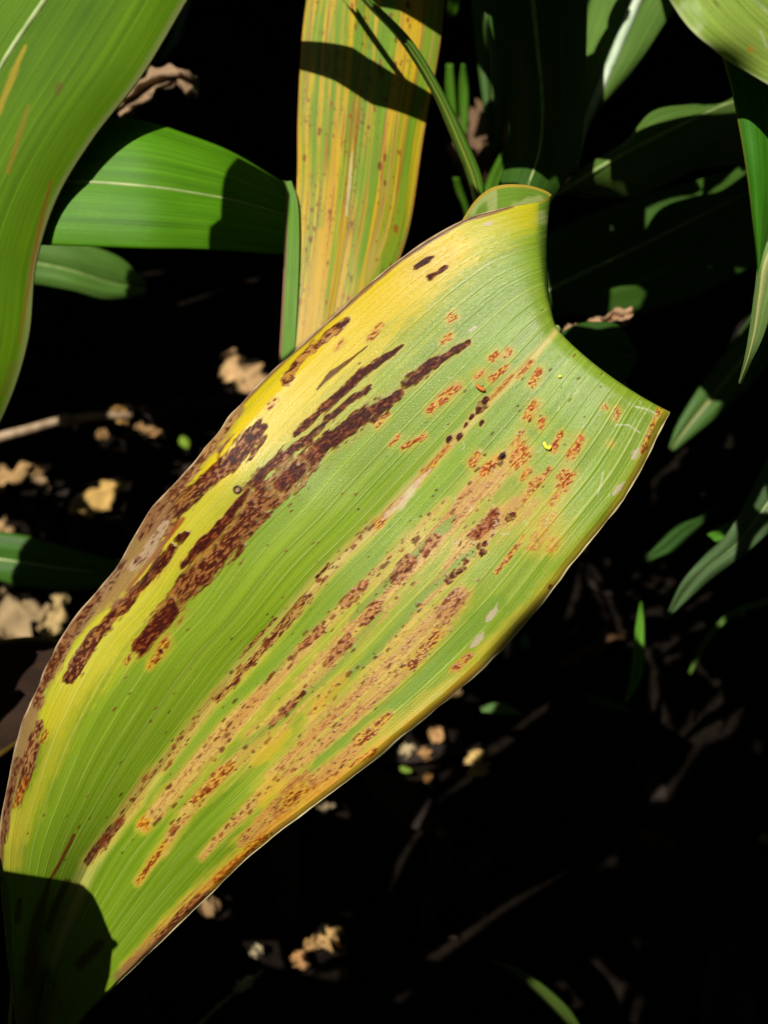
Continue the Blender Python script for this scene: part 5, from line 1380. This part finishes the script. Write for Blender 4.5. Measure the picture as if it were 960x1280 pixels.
(0.5514, 1.9621, 2.2339, 0.5142, 0.0718, 0.1, -0.151),
(2.413, 2.0277, 0.0878, 0.5229, 0.1, 0.6, -0.0098),
(0.5589, 1.9763, 1.0325, 0.4769, 0.0922, 0.1, -0.0822),
(1.3047, 1.7714, 0.4069, 0.7469, 0.0798, 0.45, -0.1668),
(2.1904, 1.1129, 2.2313, 0.641, 0.08, 0.4, 0.2074),
(0.401, 1.6771, 2.172, 0.4541, 0.0925, 0.1, 0.1515),
(1.0844, 0.7129, 1.9647, 0.4689, 0.0879, 0.1, 0.0887),
(2.3717, 1.6433, 1.3691, 0.6872, 0.1, 0.5, 0.0284),
(2.3672, 1.4133, 0.759, 0.455, 0.0744, 0.35, 0.1473),
(0.9167, 1.1782, 0.1846, 0.7465, 0.0877, 0.1, 0.2313),
(0.7146, 1.0881, 1.1935, 0.5072, 0.0879, 0.1, -0.1718),
(1.0573, 1.7365, 3.0602, 0.7331, 0.074, 0.5, -0.1248),
(0.8855, 2.4018, 0.8686, 0.676, 0.0956, 0.15, -0.0369),
(1.2598, 2.149, 1.7955, 0.6329, 0.0994, 0.15, 0.1293),
(2.4385, 1.8307, 1.9447, 0.5363, 0.0777, 0.5, -0.0648),
(1.9284, 2.1848, 2.8714, 0.5643, 0.0989, 0.35, -0.1801),
(1.3642, 2.0906, 0.5051, 0.6212, 0.0808, 0.35, -0.1675),
(2.1886, 2.1911, 3.0098, 0.5868, 0.0779, 0.45, -0.1675),
(1.6977, 2.533, 2.8925, 0.7135, 0.0867, 0.4, -0.018),
(0.9678, 1.9386, 1.2887, 0.7081, 0.0775, 0.15, -0.1905),
(0.6251, 0.881, 2.5732, 0.5503, 0.0738, 0.1, 0.0978),
(1.6786, 1.9356, 0.3764, 0.618, 0.0749, 0.4, -0.1016),
(2.0476, 0.8647, 1.7332, 0.5689, 0.0832, 0.2, 0.0178),
(1.3823, 2.6013, 0.3752, 0.6153, 0.0829, 0.3, 0.1132),
(0.4021, 1.9165, 1.3379, 0.5065, 0.0944, 0.1, 0.0691),
(0.9167, 1.2401, 2.7674, 0.4752, 0.0985, 0.1, 0.1584),
(1.1052, 0.8877, 2.9083, 0.5928, 0.0753, 0.1, -0.0534),
(2.5897, 1.6561, 1.7561, 0.717, 0.0951, 0.5, 0.0719),
(1.5792, 2.2156, 1.6195, 0.4988, 0.0856, 0.3, -0.1617),
(2.0889, 2.2545, 2.3157, 0.6089, 0.0915, 0.45, -0.2065),
(1.9121, 2.5245, 2.663, 0.6203, 0.0963, 0.4, -0.2166),
(2.0791, 1.7128, 1.6751, 0.6461, 0.076, 0.4, -0.0726),
(2.1434, 1.1164, 3.0611, 0.5232, 0.0922, 0.3, -0.0751),
(1.2013, 2.0953, 1.6805, 0.5697, 0.0841, 0.1, 0.0064),
(0.7657, 1.9037, 2.6541, 0.4701, 0.0777, 0.1, 0.0559),
(0.6656, 0.9135, 0.2036, 0.5434, 0.0739, 0.1, 0.0301),
(2.0615, 0.7222, 2.7101, 0.4603, 0.0945, 0.25, 0.0289),
(0.4999, 1.6241, 2.3422, 0.6668, 0.078, 0.1, 0.1158),
(0.8852, 1.4397, 0.4073, 0.5535, 0.0973, 0.1, 0.121),
(0.6735, 1.7821, 0.0133, 0.4871, 0.0822, 0.1, -0.049),
(0.9014, 0.8644, 0.4724, 0.6626, 0.085, 0.1, 0.1118),
(1.4807, 1.9342, 2.0183, 0.45, 0.0887, 0.35, 0.087),
(1.5885, 2.3121, 3.0842, 0.7359, 0.0793, 0.25, -0.2327),
(1.5946, 2.3752, 0.9078, 0.5225, 0.0912, 0.3, 0.0218),
(0.9784, 2.26, 1.136, 0.552, 0.0867, 0.1, -0.0398),
(1.3123, 2.6479, 0.364, 0.4609, 0.0851, 0.25, 0.0516),
(1.568, 0.4381, 1.099, 0.6347, 0.0946, 0.1, -0.0809),
(2.5037, 1.425, 1.2917, 0.6097, 0.0862, 0.6, -0.1958),
(1.3517, 0.6664, 2.3804, 0.5191, 0.0715, 0.1, -0.0395),
(1.755, 2.1178, 0.7378, 0.4616, 0.08, 0.35, -0.0588),
(1.137, 1.4584, 0.7563, 0.6773, 0.0936, 0.45, 0.0541),
(2.2035, 1.3005, 2.4245, 0.4963, 0.0858, 0.3, -0.0711),
(1.7729, 1.9477, 3.1337, 0.5006, 0.091, 0.3, -0.0724),
(1.845, 1.5288, 1.3302, 0.5615, 0.0993, 0.35, -0.1621),
(0.6568, 2.4033, 1.2405, 0.6845, 0.0824, 0.1, -0.1558),
(1.3022, 0.9281, 0.9801, 0.586, 0.0813, 0.1, 0.2039),
(1.1256, 1.5769, 0.903, 0.466, 0.0786, 0.1, -0.0646),
(0.3536, 1.4752, 1.9095, 0.5979, 0.0794, 0.1, 0.0808),
(1.6848, 0.553, 1.6971, 0.4649, 0.0871, 0.1, -0.0321),
(2.0573, 0.9158, 0.4692, 0.7371, 0.0765, 0.3, 0.1109),
(0.7922, 0.6134, 2.7012, 0.5018, 0.0738, 0.1, -0.1366),
(1.7036, 1.2476, 0.8789, 0.6368, 0.0975, 0.25, 0.1696),
(1.4412, 0.6541, 0.9423, 0.4833, 0.0985, 0.1, 0.0588),
(0.5848, 1.1293, 0.5146, 0.4615, 0.0825, 0.1, -0.0984),
(1.6323, 1.2331, 0.3242, 0.6294, 0.0711, 0.2851, -0.1413)]
SHADOW_SHAPES = [[(-0.2051, 0.0509, 0.5225), (-0.1869, 0.0494, 0.5285), (-0.1766, 0.0484, 0.5319), (-0.1639, 0.0454, 0.5358), (-0.159, 0.0433, 0.5372), (-0.1553, 0.0398, 0.5379), (-0.1532, 0.035, 0.5379), (-0.1518, 0.03, 0.5376), (-0.1506, 0.0261, 0.5374), (-0.1484, 0.0247, 0.5379), (-0.1484, 0.0234, 0.5377), (-0.1512, 0.022, 0.5365), (-0.1522, 0.019, 0.5357), (-0.1538, 0.0139, 0.5344), (-0.1566, 0.0089, 0.5326), (-0.1717, -0.0058, 0.5251), (-0.1868, -0.0359, 0.5152), (-0.1906, -0.0125, 0.5175), (-0.186, 0.011, 0.5228), (-0.1815, 0.0231, 0.5262), (-0.187, 0.0234, 0.5244), (-0.1899, 0.0112, 0.5215), (-0.1963, -0.0122, 0.5156), (-0.2181, -0.0343, 0.5046)], [(-0.0761, 0.3885, 0.6142), (-0.0685, 0.3848, 0.6162), (-0.0482, 0.3786, 0.6223), (-0.0337, 0.367, 0.6255), (-0.017, 0.3584, 0.6299), (-0.0111, 0.3542, 0.6313), (-0.0129, 0.3424, 0.6288), (-0.0206, 0.3454, 0.6266), (-0.0425, 0.352, 0.6201), (-0.057, 0.3637, 0.6169), (-0.0721, 0.3722, 0.613), (-0.0797, 0.3758, 0.6109)], [(-0.0437, 0.4101, 0.6257), (-0.0357, 0.3974, 0.6264), (-0.0262, 0.3949, 0.6293), (-0.0172, 0.3893, 0.6315), (-0.0075, 0.3836, 0.634), (0.0042, 0.3785, 0.6372), (0.0091, 0.4106, 0.6439)], [(-0.1082, 0.3202, 0.6323), (-0.1111, 0.3097, 0.6297), (-0.1133, 0.2992, 0.6272), (-0.114, 0.2885, 0.6253), (-0.1177, 0.2842, 0.6233), (-0.1204, 0.2752, 0.621), (-0.0952, 0.2738, 0.6295), (-0.0903, 0.3056, 0.6362), (-0.0935, 0.3194, 0.6372)], [(0.0168, 0.4402, 0.6235), (0.0158, 0.3995, 0.6168), (0.0177, 0.3689, 0.6126), (0.0123, 0.3471, 0.6074), (0.0319, 0.3355, 0.6124), (0.0453, 0.3504, 0.6193), (0.0509, 0.3671, 0.6238), (0.0562, 0.3974, 0.6304), (0.0631, 0.4377, 0.6391)], [(0.0806, 0.3903, 0.5737), (0.0945, 0.4009, 0.5802), (0.1151, 0.4093, 0.5886), (0.1473, 0.419, 0.6012), (0.1594, 0.4221, 0.6059), (0.1548, 0.3921, 0.5996), (0.143, 0.3908, 0.5953), (0.1158, 0.3888, 0.5856), (0.0933, 0.3802, 0.5765), (0.078, 0.3787, 0.571)], [(-0.1973, -0.0186, 0.6265), (-0.1719, -0.0011, 0.638), (-0.136, 0.0242, 0.6544), (-0.0926, 0.0493, 0.6733), (-0.0373, 0.0851, 0.698), (-0.0295, 0.0748, 0.699), (-0.0848, 0.0385, 0.6743), (-0.128, 0.0116, 0.6551), (-0.1637, -0.0105, 0.6393), (-0.1902, -0.0271, 0.6276)], [(-0.0329, 0.0782, 0.7013), (0.0144, 0.1193, 0.724), (0.066, 0.1751, 0.7506), (0.0733, 0.166, 0.7517), (0.0218, 0.1077, 0.7248), (-0.0251, 0.0692, 0.7026)], [(0.0158, 0.2757, 0.6204), (0.0251, 0.2856, 0.6252), (0.036, 0.2823, 0.6284), (0.0539, 0.2855, 0.6351), (0.0515, 0.2584, 0.63), (0.0308, 0.2553, 0.6224)], [(0.1821, 0.4123, 0.632), (0.1417, 0.3784, 0.6128), (0.1062, 0.3397, 0.5944), (0.1121, 0.3292, 0.5948), (0.1221, 0.3268, 0.5979), (0.1628, 0.3625, 0.6176)]]

def add_shade_leaf(p_, uu, vv, seed):  # unseen shade casters, parented to the nearest plant
    m = p_.reshape(-1, 3).mean(0)
    root, _, _ = min(plants, key=lambda z: (z[1] - m[0]) ** 2 + (z[2] - m[1]) ** 2)
    return link_mesh('leaf', grid_mesh('leaf', p_, uv_cm(p_), simple_col(None, None, uu, vv, (70, 110, 30), (92, 128, 40), (150, 170, 90), .12, seed)), M_CANOPY, root)
for k_, (a0, b0, th, ln, wd, h, tilt) in enumerate(SHADE_LEAVES):
    t = np.linspace(-1, 1, 9); v = np.linspace(-1, 1, 3)
    sh = np.clip(np.minimum((t + 1) * 4 + .5, (1 - t) * 1.6 + .12), 0, 1)
    bow = .10 * ln * (t * t - .4)
    al = a0 + t[:, None] * ln / 2 * math.cos(th) - (v[None] * wd / 2 * sh[:, None] + bow[:, None]) * math.sin(th)
    be = b0 + t[:, None] * ln / 2 * math.sin(th) + (v[None] * wd / 2 * sh[:, None] + bow[:, None]) * math.cos(th)
    q = ctr + (al[..., None] - HALF) * SA + (be[..., None] - HALF) * SB
    q = q + (h + tilt * t[:, None] * .5 - .12 * ln * t[:, None] ** 2 + .06 * np.abs(v)[None] * wd)[..., None] * LS
    uu, vv = np.meshgrid((t + 1) / 2, v, indexing='ij')
    add_shade_leaf(q, uu, vv, k_)
for k_, poly in enumerate(SHADOW_SHAPES):                                # unseen sheets cut to cast chosen shadow outlines
    q = np.array(poly); c = q.mean(0) + .008 * LS
    rr = np.linspace(0, 1, 5)
    p_ = c + (np.concatenate([q, q[:1]])[None] - c) * rr[:, None, None]
    uu, vv = np.meshgrid(rr, np.linspace(-1, 1, len(q) + 1), indexing='ij')
    add_shade_leaf(p_, uu, vv, 900 + k_)
for root, x, y in plants:
    pass
